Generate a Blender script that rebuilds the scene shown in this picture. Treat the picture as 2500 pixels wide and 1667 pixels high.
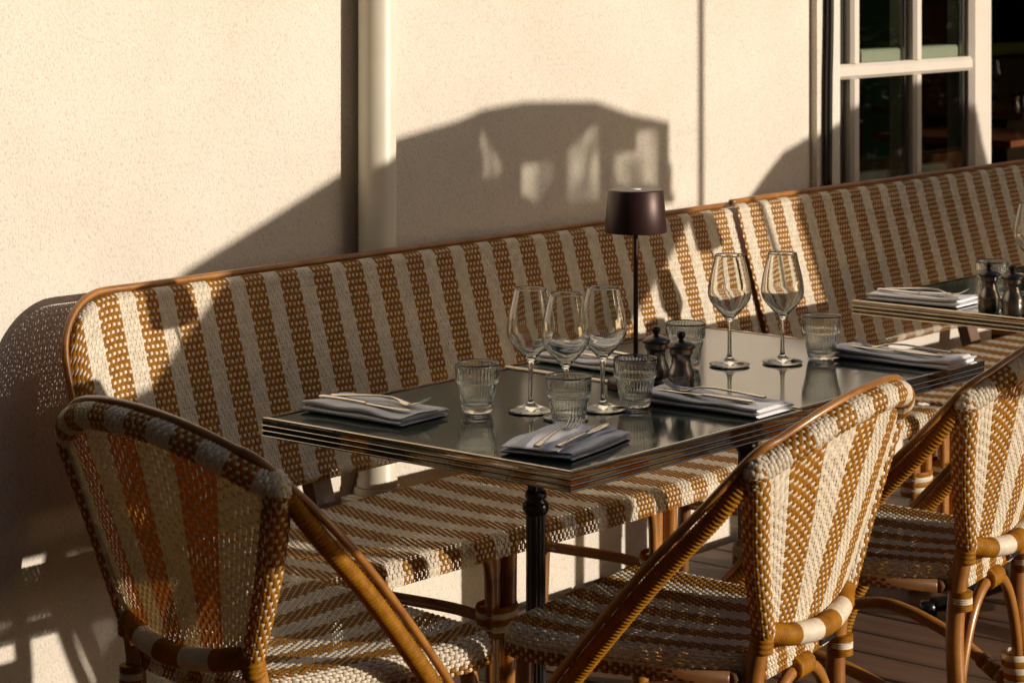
import bpy, math, random
import numpy as np
from mathutils import Vector, Matrix

random.seed(7)
rng = np.random.default_rng(7)
SC = bpy.context.scene
for o in list(bpy.data.objects):
    bpy.data.objects.remove(o)
COL = SC.collection
R = math.radians

# ------------------------------------------------------------------ camera
VIEW = R(40.0)                       # angle between the wall and the view
cam_d = bpy.data.cameras.new('camera')
cam = bpy.data.objects.new('camera', cam_d)
COL.objects.link(cam)
cam.location = (0, 0, 1.57)
cam.rotation_euler = (R(90), 0, VIEW - R(90))
cam_d.sensor_width = 36.0
cam_d.lens = 84.96
cam_d.shift_y = -0.3774
cam_d.clip_start = 0.05
cam_d.clip_end = 500
cam_d.dof.use_dof = True
cam_d.dof.focus_distance = 4.5
cam_d.dof.aperture_fstop = 10.0
SC.camera = cam

# ------------------------------------------------------------------ light
SUN_AZ = R(22.5)      # from the wall normal towards +X
SUN_EL = R(12.6)
to_sun = Vector((math.sin(SUN_AZ) * math.cos(SUN_EL), -math.cos(SUN_AZ) * math.cos(SUN_EL), math.sin(SUN_EL)))
world = bpy.data.worlds.new('World')
SC.world = world
world.use_nodes = True
wn = world.node_tree
wn.nodes.clear()
w_out = wn.nodes.new('ShaderNodeOutputWorld')
w_bg = wn.nodes.new('ShaderNodeBackground')
sky = wn.nodes.new('ShaderNodeTexSky')
sky.sky_type = 'NISHITA'
sky.sun_disc = False
sky.sun_elevation = SUN_EL
sky.sun_rotation = math.atan2(to_sun.x, to_sun.y)
sky.air_density = 1.0
sky.dust_density = 2.4
sky.ozone_density = 1.0
w_bg.inputs['Strength'].default_value = 0.10
wn.links.new(sky.outputs[0], w_bg.inputs[0])
wn.links.new(w_bg.outputs[0], w_out.inputs[0])
sun_d = bpy.data.lights.new('sun', 'SUN')
sun_d.energy = 4.6
sun_d.angle = R(0.55)
sun_d.color = (1.0, 0.885, 0.75)
sun = bpy.data.objects.new('sun', sun_d)
sun.rotation_euler = to_sun.to_track_quat('Z', 'Y').to_euler()
sun.location = (6, -4, 5)
COL.objects.link(sun)
SC.view_settings.view_transform = 'Standard'
SC.view_settings.look = 'None'
SC.view_settings.gamma = 1.0
SC.view_settings.use_curve_mapping = False
SC.view_settings.exposure = 0.0
SC.render.engine = 'CYCLES'
SC.cycles.use_denoising = True
SC.cycles.max_bounces = 14
SC.cycles.transmission_bounces = 12
SC.cycles.transparent_max_bounces = 16
SC.cycles.caustics_reflective = False
SC.cycles.caustics_refractive = False
SC.cycles.sample_clamp_indirect = 25.0

# ------------------------------------------------------------------ mesh helpers
class MB:
    """collects vertices, quads and triangles with a material index each"""
    def __init__(self):
        self.v = []; self.n = 0; self.q = []; self.t = []
    def verts(self, a):
        a = np.asarray(a, float).reshape(-1, 3)
        b = self.n; self.v.append(a); self.n += len(a); return b
    def quads(self, f, m=0):
        f = np.asarray(f, np.int64).reshape(-1, 4)
        mm = np.broadcast_to(np.asarray(m, np.int64), (len(f),))
        self.q.append((f, mm))
    def tris(self, f, m=0):
        f = np.asarray(f, np.int64).reshape(-1, 3)
        mm = np.broadcast_to(np.asarray(m, np.int64), (len(f),))
        self.t.append((f, mm))
    def grid(self, P, m=0, close_u=False, close_v=False):
        """P (a,b,3) -> quads; m scalar or (a,b)-broadcastable over cells"""
        a, b = P.shape[:2]
        base = self.verts(P)
        I = np.arange(a * b).reshape(a, b) + base
        if close_u: I = np.vstack([I, I[:1]])
        if close_v: I = np.hstack([I, I[:, :1]])
        f = np.stack([I[:-1, :-1], I[1:, :-1], I[1:, 1:], I[:-1, 1:]], -1)
        mm = np.broadcast_to(np.asarray(m), f.shape[:2]).reshape(-1)
        self.quads(f.reshape(-1, 4), mm)
    def box(self, c, s, m=0, rz=0.0, bev=0.0):
        x, y, z = [k / 2 for k in s]
        if bev <= 0:
            p = np.array([(-x,-y,-z),(x,-y,-z),(x,y,-z),(-x,y,-z),(-x,-y,z),(x,-y,z),(x,y,z),(-x,y,z)])
            f = [(0,3,2,1),(4,5,6,7),(0,1,5,4),(1,2,6,5),(2,3,7,6),(3,0,4,7)]
        else:
            e = bev
            def ring(dx, dy, zz):
                return [(-dx,-dy,zz),(dx,-dy,zz),(dx,dy,zz),(-dx,dy,zz)]
            p = np.array(ring(x-e,y-e,-z)+ring(x,y,-z+e)+ring(x,y,z-e)+ring(x-e,y-e,z))
            f = [(0,3,2,1),(12,13,14,15)]
            for k in range(3):
                for i in range(4):
                    j = (i+1) % 4
                    f.append((4*k+i,4*k+j,4*k+4+j,4*k+4+i))
        if rz:
            cs, sn = math.cos(rz), math.sin(rz)
            p = np.stack([p[:,0]*cs-p[:,1]*sn, p[:,0]*sn+p[:,1]*cs, p[:,2]], 1)
        b = self.verts(p + np.array(c))
        self.quads(np.array(f) + b, m)
    def build(self, name, mats, parent=None, smooth=True, loc=None, sharp=None):
        me = bpy.data.meshes.new(name)
        V = np.concatenate(self.v) if self.v else np.zeros((0, 3))
        me.vertices.add(len(V))
        me.vertices.foreach_set('co', V.astype(np.float32).ravel())
        Q = np.concatenate([a for a, _ in self.q]) if self.q else np.zeros((0, 4), np.int64)
        QM = np.concatenate([b for _, b in self.q]) if self.q else np.zeros(0, np.int64)
        T = np.concatenate([a for a, _ in self.t]) if self.t else np.zeros((0, 3), np.int64)
        TM = np.concatenate([b for _, b in self.t]) if self.t else np.zeros(0, np.int64)
        nl = Q.size + T.size
        me.loops.add(nl)
        me.loops.foreach_set('vertex_index', np.concatenate([Q.ravel(), T.ravel()]).astype(np.int32))
        me.polygons.add(len(Q) + len(T))
        st = np.concatenate([np.arange(len(Q)) * 4, Q.size + np.arange(len(T)) * 3]).astype(np.int32)
        me.polygons.foreach_set('loop_start', st)
        me.polygons.foreach_set('material_index', np.concatenate([QM, TM]).astype(np.int32))
        me.polygons.foreach_set('use_smooth', np.full(len(Q) + len(T), bool(smooth)))
        me.update(calc_edges=True)
        me.validate()
        if sharp is not None and smooth:
            me.set_sharp_from_angle(angle=R(sharp))
        if not isinstance(mats, (list, tuple)): mats = [mats]
        for mt in mats: me.materials.append(mt)
        o = bpy.data.objects.new(name, me)
        COL.objects.link(o)
        if parent is not None: o.parent = parent
        if loc is not None: o.location = loc
        return o

def thing(name, label, cat, loc=(0, 0, 0), rz=0.0, group=None):
    o = bpy.data.objects.new(name, None)
    COL.objects.link(o)
    o.location = loc; o.rotation_euler = (0, 0, rz); o.empty_display_size = 0.05
    tag(o, label, cat, group)
    return o
def tag(o, label, cat, group=None):
    o['label'] = label; o['category'] = cat
    if group: o['group'] = group
    return o
def struct(o):
    o['kind'] = 'structure'; return o
def stuff(o):
    o['kind'] = 'stuff'; return o
def dup(root, loc, rz, label, group=None):
    r = root.copy(); COL.objects.link(r)
    r.location = loc; r.rotation_euler = (0, 0, rz); r['label'] = label
    if group: r['group'] = group
    for ch in list(root.children):
        c = ch.copy(); COL.objects.link(c); c.parent = r
        for g in list(ch.children):
            d = g.copy(); COL.objects.link(d); d.parent = c
    return r

def spline(pts, n):
    """Catmull-Rom through pts, n samples evenly spaced by length"""
    p = np.asarray(pts, float)
    P = np.vstack([2 * p[0] - p[1], p, 2 * p[-1] - p[-2]])
    out = []
    for i in range(len(p) - 1):
        a, b, c, d = P[i:i + 4]
        t = np.linspace(0, 1, 24, endpoint=False)[:, None]
        out.append(0.5 * (2*b + (c-a)*t + (2*a-5*b+4*c-d)*t*t + (3*b-a-3*c+d)*t**3))
    out.append(p[-1:])
    C = np.vstack(out)
    s = np.concatenate([[0], np.cumsum(np.linalg.norm(np.diff(C, axis=0), axis=1))])
    q = np.linspace(0, s[-1], n)
    return np.stack([np.interp(q, s, C[:, k]) for k in range(3)], 1), s[-1]

def frames(P, ref=None):
    T = np.gradient(P, axis=0)
    T /= np.linalg.norm(T, axis=1)[:, None] + 1e-12
    N = np.zeros_like(P)
    r = np.array([0, 0, 1.0]) if ref is None else np.asarray(ref, float)
    if abs(np.dot(r, T[0])) > 0.95: r = np.array([1.0, 0, 0])
    n = r - T[0] * np.dot(r, T[0]); n /= np.linalg.norm(n)
    N[0] = n
    for i in range(1, len(P)):
        n = N[i-1] - T[i] * np.dot(N[i-1], T[i]); N[i] = n / np.linalg.norm(n)
    return T, N, np.cross(T, N)

def tube(mb, P, rad, sides=10, m=0, caps=True, ref=None):
    P = np.asarray(P, float)
    rad = np.broadcast_to(np.asarray(rad, float), (len(P),))
    T, N, B = frames(P, ref)
    a = np.linspace(0, 2 * np.pi, sides, endpoint=False)
    ring = P[:, None] + rad[:, None, None] * (np.cos(a)[None, :, None] * N[:, None] + np.sin(a)[None, :, None] * B[:, None])
    mm = np.asarray(m)
    if mm.ndim: mm = mm[:, None]
    base = mb.n
    mb.grid(ring, mm, close_v=True)
    if caps:
        for idx, fl in ((0, True), (len(P) - 1, False)):
            c = mb.verts(P[idx][None])
            r0 = base + idx * sides
            k = np.arange(sides)
            A, Bq = r0 + k, r0 + (k + 1) % sides
            f = np.stack([np.full(sides, c), Bq, A], 1) if not fl else np.stack([np.full(sides, c), A, Bq], 1)
            mval = int(mm.flat[0] if idx == 0 else mm.flat[-1])
            mb.tris(f, mval)

def ribbed(mb, pts, r, pitch, depth, sides=12, band=None, m=0):
    """cane wrapped rod: rings along its length; band(i)->material per ring"""
    _, L = spline(pts, 8)
    n = max(3, int(L / pitch))
    sub = 4
    P, _ = spline(pts, n * sub + 1)
    k = np.arange(n * sub + 1) % sub
    prof = np.array([0.0, 0.8, 1.0, 0.8])[k]
    rr = (r if np.isscalar(r) else np.interp(np.linspace(0, 1, len(P)), np.linspace(0, 1, len(r)), r)) - depth + depth * prof
    ring_i = np.arange(n * sub) // sub
    mm = np.array([band(i) if band else m for i in ring_i])
    tube(mb, P, rr, sides, mm)

def lathe(mb, prof, sides=48, m=0, c=(0, 0, 0), ribf=None):
    pr = np.asarray(prof, float)
    a = np.linspace(0, 2 * np.pi, sides, endpoint=False)
    rad = pr[:, 0][:, None] * np.ones((1, sides))
    if ribf is not None: rad = rad + ribf(pr[:, 0], pr[:, 1], a)
    P = np.stack([rad * np.cos(a), rad * np.sin(a), np.broadcast_to(pr[:, 1][:, None], rad.shape)], -1) + np.array(c)
    mb.grid(P[:, ::-1], m, close_v=True)

def weave(mb, S, nu, nv, col, hm, wcol=0, mid=1.2, dot=0.125, gap=0.8, cover=0.05):
    """woven cane sheet. S(u,v)->points, u in strands 0..nu (even), v in periods 0..nv.
    every strand floats on top and dives once a period under a short white cross strand;
    neighbours are set off by half a period, like bricks."""
    eu, ev = 0.35, 0.12
    def pos(u, v, h):
        u = np.asarray(u, float); v = np.asarray(v, float)
        sh = u.shape
        u, v, h = u.ravel(), v.ravel(), np.broadcast_to(h, sh).ravel()
        vc = np.clip(v, 0, nv)
        P = S(u, vc)
        du = S(u + eu, vc) - S(u - eu, vc)
        dv = S(u, vc + ev) - S(u, vc - ev)
        N = np.cross(du, dv)
        N /= np.linalg.norm(N, axis=1)[:, None] + 1e-12
        return (P + N * (h * hm)[:, None]).reshape(sh + (3,))
    d = dot
    nod = np.array([0.0, 0.20, 0.5 - 1.35 * d, 0.5 - 0.75 * d, 0.5 + 0.75 * d, 0.5 + 1.35 * d, 0.80])
    hh = np.array([mid, 0.75 * mid + 0.15, 0.45, -0.9, -0.9, 0.45, 0.75 * mid + 0.15])
    gg = np.array([0.03, 0.04, 0.09, 0.10, 0.10, 0.09, 0.04]) * gap
    for par, off in ((0, 0.0), (1, 0.5)):
        ii = np.arange(par, nu, 2)
        np_ = nv + (1 if off else 0)
        vv = np.concatenate([(np.arange(np_)[:, None] - off + nod[None]).ravel(), [np_ - off]])
        hv = np.concatenate([np.tile(hh, np_), [hh[0]]])
        gv = np.concatenate([np.tile(gg, np_), [gg[0]]])
        keep = (vv > 0.02) & (vv < nv - 0.02)
        vv = np.concatenate([[0], vv[keep], [nv]]); hv = np.concatenate([[0.6], hv[keep], [0.6]]); gv = np.concatenate([[0.03], gv[keep], [0.03]])
        uo = np.stack([gv, 0 * gv + 0.5, 1 - gv], 1)
        U = ii[:, None, None] + uo[None]
        V = 0 * U + vv[None, :, None]
        # each strand wanders a little
        H = hv[None, :, None] + np.array([-0.95, 0.15, -0.95])[None, None, :] + rng.normal(0, 0.10, (len(ii), len(vv), 1))
        U = U + rng.normal(0, 0.04, (len(ii), len(vv), 1))
        P = pos(U, V, H)
        n, k = P.shape[:2]
        base = mb.verts(P)
        I = np.arange(n * k * 3).reshape(n, k, 3) + base
        F = np.stack([I[:, :-1, :-1], I[:, :-1, 1:], I[:, 1:, 1:], I[:, 1:, :-1]], -1)
        cm = np.array([col(int(i)) for i in ii])
        mb.quads(F.reshape(-1, 4), np.broadcast_to(cm[:, None, None], F.shape[:3]).reshape(-1))
        jj = np.arange(np_) + 0.5 - off
        jj = jj[(jj > d) & (jj < nv - d)]
        uo = np.array([cover, 0.5, 1 - cover]); vo = np.array([-d, 0, d])
        U = ii[:, None, None, None] + uo[None, None, :, None] + 0 * jj[None, :, None, None] + 0 * vo[None, None, None, :]
        V = jj[None, :, None, None] + vo[None, None, None, :] + 0 * U
        V = V + rng.normal(0, 0.012, (len(ii), len(jj), 1, 1))
        hb = np.array([[-0.5, 0.0, -0.5], [0.3, 1.1, 0.3], [-0.5, 0.0, -0.5]])
        P = pos(U, V, hb[None, None] + 0 * U)
        base = mb.verts(P)
        I = np.arange(P.size // 3).reshape(len(ii), len(jj), 3, 3) + base
        F = np.stack([I[:, :, :-1, :-1], I[:, :, 1:, :-1], I[:, :, 1:, 1:], I[:, :, :-1, 1:]], -1)
        mb.quads(F.reshape(-1, 4), wcol)

# ------------------------------------------------------------------ materials
def nodes(name):
    m = bpy.data.materials.new(name); m.use_nodes = True
    nt = m.node_tree; b = nt.nodes['Principled BSDF']; o = nt.nodes['Material Output']
    return m, nt, b, o
def noise_mix(nt, c1, c2, scale, detail=4.0, rough=0.6, lo=0.35, hi=0.65, vec=None, stretch=None):
    tc = nt.nodes.new('ShaderNodeTexCoord')
    v = tc.outputs['Object']
    if stretch is not None:
        mp = nt.nodes.new('ShaderNodeMapping'); mp.inputs['Scale'].default_value = stretch
        nt.links.new(v, mp.inputs['Vector']); v = mp.outputs['Vector']
    n = nt.nodes.new('ShaderNodeTexNoise'); n.inputs['Scale'].default_value = scale
    n.inputs['Detail'].default_value = detail; n.inputs['Roughness'].default_value = rough
    nt.links.new(v, n.inputs['Vector'])
    r = nt.nodes.new('ShaderNodeMapRange')
    r.inputs['From Min'].default_value = lo; r.inputs['From Max'].default_value = hi
    nt.links.new(n.outputs['Fac'], r.inputs['Value'])
    mx = nt.nodes.new('ShaderNodeMix'); mx.data_type = 'RGBA'
    mx.inputs['A'].default_value = (*c1, 1); mx.inputs['B'].default_value = (*c2, 1)
    nt.links.new(r.outputs[0], mx.inputs['Factor'])
    return mx.outputs['Result'], n, v
def simple(name, col, rough=0.5, metal=0.0, col2=None, scale=30.0, spec=0.5, bump=0.0, bscale=200.0, stretch=None, coat=0.0):
    m, nt, b, o = nodes(name)
    b.inputs['Roughness'].default_value = rough
    b.inputs['Metallic'].default_value = metal
    b.inputs['Specular IOR Level'].default_value = spec
    b.inputs['Coat Weight'].default_value = coat
    b.inputs['Coat Roughness'].default_value = 0.12
    b.inputs['Base Color'].default_value = (*col, 1)
    if col2 is not None:
        r, _, _ = noise_mix(nt, col, col2, scale, stretch=stretch)
        nt.links.new(r, b.inputs['Base Color'])
    if bump > 0:
        tc = nt.nodes.new('ShaderNodeTexCoord')
        n = nt.nodes.new('ShaderNodeTexNoise'); n.inputs['Scale'].default_value = bscale; n.inputs['Detail'].default_value = 5
        v = tc.outputs['Object']
        if stretch is not None:
            mp = nt.nodes.new('ShaderNodeMapping'); mp.inputs['Scale'].default_value = stretch
            nt.links.new(v, mp.inputs['Vector']); v = mp.outputs['Vector']
        nt.links.new(v, n.inputs['Vector'])
        bp = nt.nodes.new('ShaderNodeBump'); bp.inputs['Strength'].default_value = bump; bp.inputs['Distance'].default_value = 0.002
        nt.links.new(n.outputs['Fac'], bp.inputs['Height'])
        nt.links.new(bp.outputs[0], b.inputs['Normal'])
    return m

def cane(name, col, col2, trans, tw, rough=0.42, spec=0.22):
    """plastic cane: glossy, lets some sun glow through"""
    m, nt, b, o = nodes(name)
    r, _, _ = noise_mix(nt, col, col2, 55.0, detail=2.0)
    nt.links.new(r, b.inputs['Base Color'])
    b.inputs['Roughness'].default_value = rough
    b.inputs['Specular IOR Level'].default_value = spec
    tr = nt.nodes.new('ShaderNodeBsdfTranslucent'); tr.inputs['Color'].default_value = (*trans, 1)
    mx = nt.nodes.new('ShaderNodeMixShader'); mx.inputs[0].default_value = tw
    nt.links.new(b.outputs[0], mx.inputs[1]); nt.links.new(tr.outputs[0], mx.inputs[2])
    nt.links.new(mx.outputs[0], o.inputs['Surface'])
    return m
M = {}
M['cane_white'] = cane('cane_white', (0.75, 0.67, 0.54), (0.61, 0.53, 0.405), (0.80, 0.50, 0.14), 0.13)
M['cane_ochre'] = cane('cane_ochre', (0.330, 0.147, 0.010), (0.235, 0.096, 0.006), (0.90, 0.18, 0.004), 0.13, rough=0.5, spec=0.10)
M['bamboo'] = simple('bamboo', (0.36, 0.155, 0.030), 0.34, col2=(0.22, 0.082, 0.014), scale=13.0, stretch=(1, 1, 1), coat=0.2, bump=0.25, bscale=45)
M['bamboo_dark'] = simple('bamboo_dark', (0.20, 0.085, 0.022), 0.4, col2=(0.13, 0.05, 0.014), scale=9.0)
M['plank'] = simple('support_wood', (0.16, 0.075, 0.03), 0.5, col2=(0.10, 0.045, 0.018), scale=14, stretch=(1, 1, 0.1))

def stucco():
    m, nt, b, o = nodes('stucco')
    r, n1, v = noise_mix(nt, (0.735, 0.67, 0.58), (0.655, 0.59, 0.50), 2.2, detail=6.0, lo=0.3, hi=0.7)
    fine = nt.nodes.new('ShaderNodeTexNoise'); fine.inputs['Scale'].default_value = 230.0; fine.inputs['Detail'].default_value = 4
    fine.inputs['Roughness'].default_value = 0.65
    mp = nt.nodes.new('ShaderNodeMapping'); mp.inputs['Scale'].default_value = (1.0, 1.0, 0.62)
    nt.links.new(v, mp.inputs['Vector']); nt.links.new(mp.outputs[0], fine.inputs['Vector'])
    pit = nt.nodes.new('ShaderNodeMapRange'); pit.inputs['From Min'].default_value = 0.30; pit.inputs['From Max'].default_value = 0.50
    pit.inputs['To Min'].default_value = 0.76; pit.inputs['To Max'].default_value = 1.0
    nt.links.new(fine.outputs['Fac'], pit.inputs['Value'])
    mul = nt.nodes.new('ShaderNodeMix'); mul.data_type = 'RGBA'; mul.blend_type = 'MULTIPLY'; mul.inputs['Factor'].default_value = 1.0
    nt.links.new(r, mul.inputs['A']); nt.links.new(pit.outputs[0], mul.inputs['B'])
    nt.links.new(mul.outputs['Result'], b.inputs['Base Color'])
    b.inputs['Roughness'].default_value = 0.95
    b.inputs['Specular IOR Level'].default_value = 0.15
    mid = nt.nodes.new('ShaderNodeTexNoise'); mid.inputs['Scale'].default_value = 7.0; mid.inputs['Detail'].default_value = 3
    nt.links.new(v, mid.inputs['Vector'])
    b1 = nt.nodes.new('ShaderNodeBump'); b1.inputs['Strength'].default_value = 0.9; b1.inputs['Distance'].default_value = 0.0024
    nt.links.new(fine.outputs['Fac'], b1.inputs['Height'])
    b2 = nt.nodes.new('ShaderNodeBump'); b2.inputs['Strength'].default_value = 0.35; b2.inputs['Distance'].default_value = 0.012
    nt.links.new(mid.outputs['Fac'], b2.inputs['Height']); nt.links.new(b1.outputs[0], b2.inputs['Normal'])
    nt.links.new(b2.outputs[0], b.inputs['Normal'])
    return m
M['stucco'] = stucco()
M['pvc'] = simple('pipe_paint', (0.68, 0.625, 0.51), 0.42, col2=(0.62, 0.565, 0.455), scale=5, spec=0.4)
M['frame_white'] = simple('frame_paint', (0.66, 0.60, 0.52), 0.45, col2=(0.60, 0.54, 0.46), scale=4)
M['frame_green'] = simple('pale_green_paint', (0.46, 0.49, 0.38), 0.5)
M['black_rubber'] = simple('black_rubber', (0.012, 0.011, 0.010), 0.25)
M['deck'] = simple('deck_wood', (0.145, 0.075, 0.042), 0.55, col2=(0.070, 0.035, 0.020), scale=16, stretch=(1.0, 0.08, 1.0), bump=0.5, bscale=60)
M['earth'] = simple('street_stone', (0.36, 0.30, 0.23), 0.85, col2=(0.28, 0.23, 0.17), scale=1.2)
M['iron'] = simple('black_iron', (0.008, 0.008, 0.009), 0.28, spec=0.5, bump=0.15, bscale=150)
M['chrome'] = simple('brass_chrome', (0.46, 0.41, 0.33), 0.06, metal=1.0, col2=(0.38, 0.335, 0.265), scale=40, bump=0.10, bscale=90)
M['steel'] = simple('cutlery_steel', (0.66, 0.62, 0.56), 0.16, metal=1.0)
M['gunmetal'] = simple('brushed_gunmetal', (0.30, 0.28, 0.27), 0.30, metal=1.0, col2=(0.22, 0.20, 0.19), scale=60, stretch=(8, 8, 0.3))
M['mill_cap'] = simple('dark_cap_metal', (0.10, 0.085, 0.075), 0.33, metal=1.0)
M['mill_ball'] = simple('dark_knob', (0.02, 0.02, 0.022), 0.45)
M['lamp'] = simple('bronze_lamp', (0.046, 0.019, 0.015), 0.42, metal=0.4, col2=(0.038, 0.015, 0.012), scale=300, bump=0.08, bscale=900)
M['linen'] = simple('white_linen', (0.88, 0.87, 0.885), 0.85, col2=(0.83, 0.82, 0.84), scale=25, bump=0.25, bscale=700, spec=0.2)
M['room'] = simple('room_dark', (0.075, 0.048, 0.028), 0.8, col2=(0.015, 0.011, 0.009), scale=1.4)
M['mahogany'] = simple('mahogany', (0.16, 0.055, 0.022), 0.18, col2=(0.11, 0.035, 0.014), scale=8)
M['lime'] = simple('lime_fabric', (0.22, 0.26, 0.03), 0.8)
M['bottle_green'] = simple('dark_green_fabric', (0.01, 0.08, 0.035), 0.7)
M['shade_sheet'] = simple('shade_sheet', (0.28, 0.25, 0.2), 0.9)  # cloth colour of the added shadow-casting sheets
M['bounce_block_paint'] = simple('bounce_block_paint', (0.020, 0.028, 0.022), 0.5)  # dark paint of the added front that cuts bounced light
M['facade'] = simple('facade_stone', (0.22, 0.17, 0.12), 0.9, col2=(0.16, 0.12, 0.085), scale=1.0)
M['facade_window'] = simple('facade_window', (0.02, 0.02, 0.022), 0.2)
M['roof_tile'] = simple('roof_tile', (0.2, 0.08, 0.05), 0.8)
M['foliage'] = simple('foliage', (0.045, 0.06, 0.02), 0.7, col2=(0.03, 0.045, 0.015), scale=3)
M['bark'] = simple('bark', (0.08, 0.055, 0.04), 0.9)
M['plate_metal'] = simple('dark_name_plate', (0.03, 0.03, 0.036), 0.35, metal=0.7)

def glass(name, col=(1, 1, 1), ior=1.5, rough=0.0):
    m, nt, b, o = nodes(name)
    nt.nodes.remove(b)
    g = nt.nodes.new('ShaderNodeBsdfGlass'); g.inputs['Color'].default_value = (*col, 1)
    g.inputs['IOR'].default_value = ior; g.inputs['Roughness'].default_value = 0.012
    nt.links.new(g.outputs[0], o.inputs['Surface'])
    return m
def thin_glass(name, tint=(0.95, 0.97, 0.95), ior=1.5):
    m, nt, b, o = nodes(name)
    nt.nodes.remove(b)
    t = nt.nodes.new('ShaderNodeBsdfTransparent'); t.inputs['Color'].default_value = (*tint, 1)
    g = nt.nodes.new('ShaderNodeBsdfGlossy'); g.inputs['Roughness'].default_value = 0.0
    lw = nt.nodes.new('ShaderNodeLayerWeight'); lw.inputs['Blend'].default_value = 0.5
    pw = nt.nodes.new('ShaderNodeMath'); pw.operation = 'POWER'; pw.inputs[1].default_value = 4.0
    nt.links.new(lw.outputs['Facing'], pw.inputs[0])
    f = nt.nodes.new('ShaderNodeMath'); f.operation = 'MULTIPLY_ADD'; f.inputs[1].default_value = 0.92; f.inputs[2].default_value = 0.045
    nt.links.new(pw.outputs[0], f.inputs[0])
    mx = nt.nodes.new('ShaderNodeMixShader')
    nt.links.new(f.outputs[0], mx.inputs[0]); nt.links.new(t.outputs[0], mx.inputs[1]); nt.links.new(g.outputs[0], mx.inputs[2])
    nt.links.new(mx.outputs[0], o.inputs['Surface'])
    return m
M['glass'] = glass('drinking_glass', (0.985, 0.99, 0.98), 1.48)
M['tumbler_glass'] = glass('pressed_glass', (0.985, 0.995, 0.988), 1.48)
def patch_filter():  # dim, streaky sun patches put into the transparency of the sheet openings
    m, nt, b, o = nodes('streaky_filter')
    nt.nodes.remove(b)
    tc = nt.nodes.new('ShaderNodeTexCoord')
    mp = nt.nodes.new('ShaderNodeMapping'); mp.inputs['Scale'].default_value = (1.0, 1.0, 0.45)
    nz = nt.nodes.new('ShaderNodeTexNoise'); nz.inputs['Scale'].default_value = 9.0; nz.inputs['Detail'].default_value = 2.5; nz.inputs['Distortion'].default_value = 1.2
    rp = nt.nodes.new('ShaderNodeValToRGB')
    rp.color_ramp.elements[0].position = 0.40; rp.color_ramp.elements[0].color = (0.09, 0.09, 0.09, 1)
    rp.color_ramp.elements[1].position = 0.62; rp.color_ramp.elements[1].color = (0.46, 0.45, 0.43, 1)
    t = nt.nodes.new('ShaderNodeBsdfTransparent')
    nt.links.new(tc.outputs['Object'], mp.inputs['Vector']); nt.links.new(mp.outputs[0], nz.inputs['Vector'])
    nt.links.new(nz.outputs['Fac'], rp.inputs[0]); nt.links.new(rp.outputs[0], t.inputs['Color'])
    nt.links.new(t.outputs[0], o.inputs['Surface'])
    return m
M['patch_filter'] = patch_filter()
M['pane'] = thin_glass('window_glass', (0.86, 0.88, 0.85), 1.6)

def table_glass():
    m, nt, b, o = nodes('table_glass')
    r, _, _ = noise_mix(nt, (0.012, 0.024, 0.017), (0.020, 0.034, 0.025), 3.0)
    nt.links.new(r, b.inputs['Base Color'])
    b.inputs['Roughness'].default_value = 0.09
    b.inputs['IOR'].default_value = 1.62
    b.inputs['Specular IOR Level'].default_value = 0.6
    tc = nt.nodes.new('ShaderNodeTexCoord')
    n = nt.nodes.new('ShaderNodeTexNoise'); n.inputs['Scale'].default_value = 5.0; n.inputs['Detail'].default_value = 6
    nt.links.new(tc.outputs['Object'], n.inputs['Vector'])
    mr = nt.nodes.new('ShaderNodeMapRange'); mr.inputs['To Min'].default_value = 0.05; mr.inputs['To Max'].default_value = 0.14
    nt.links.new(n.outputs['Fac'], mr.inputs['Value']); nt.links.new(mr.outputs[0], b.inputs['Roughness'])
    return m
M['table_glass'] = table_glass()
CANE = [M['cane_white'], M['cane_ochre'], M['bamboo']]

# ------------------------------------------------------------------ ground, deck, walls
mb = MB(); mb.grid(np.array([[(-150, -150, -0.2), (-150, 150, -0.2)], [(150, -150, -0.2), (150, 150, -0.2)]], float))
struct(mb.build('street_ground', M['earth'], smooth=False))
mb = MB(); mb.box((5.5, 1.0, -0.115), (13.0, 5.5, 0.16))
deck = struct(mb.build('terrace_deck', M['bark'], smooth=False))
PW = 0.142
plank_mesh = None
k = 0
for i in range(92):
    x = -1.0 + PW * (i + 0.5)
    if plank_mesh is None:
        b = MB(); b.box((0, 0, 0), (PW - 0.006, 5.46, 0.030), bev=0.003)
        po = b.build('plank', M['deck'], deck, smooth=False); plank_mesh = po
    else:
        po = plank_mesh.copy(); COL.objects.link(po); po.parent = deck
    po.location = (x, 0.98 + random.uniform(-0.004, 0.004), -0.0155 + random.uniform(-0.0012, 0.0012))
    po.rotation_euler = (0, R(random.uniform(-0.25, 0.25)), 0)

WY = 3.81
KW = WY / 3.71          # everything on the wall was surveyed at 3.71
def slab(mb, x0, x1, y0, y1, z0, z1, m=0):
    mb.box(((x0+x1)/2, (y0+y1)/2, (z0+z1)/2), (x1-x0, y1-y0, z1-z0), m)
mb = MB()
slab(mb, 2.45, 5.722*KW, WY, 4.05, -0.15, 3.6)
wall = tag(mb.build('stucco_wall', M['stucco'], smooth=False), 'cream stucco wall behind the long woven bench', 'wall')
mb = MB(); slab(mb, 5.7225*KW, 5.842*KW, WY - 0.022, 4.06, -0.15, 3.6)
mb.build('pilaster', M['stucco'], wall, smooth=False)
mb = MB(); slab(mb, 5.8425*KW, 13.2, WY - 0.01, 4.05, 2.45, 3.6)
mb.build('lintel', M['stucco'], wall, smooth=False)
for x0, x1 in ((8.3, 9.3), (13.2, 15.5)):  # gap between these piers added so daylight reaches the inner table
    mb = MB(); slab(mb, x0, x1, WY, 4.05, -0.15, 2.4495 if x0 < 9 else 3.6)
    mb.build('pier', M['stucco'], wall, smooth=False)

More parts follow.
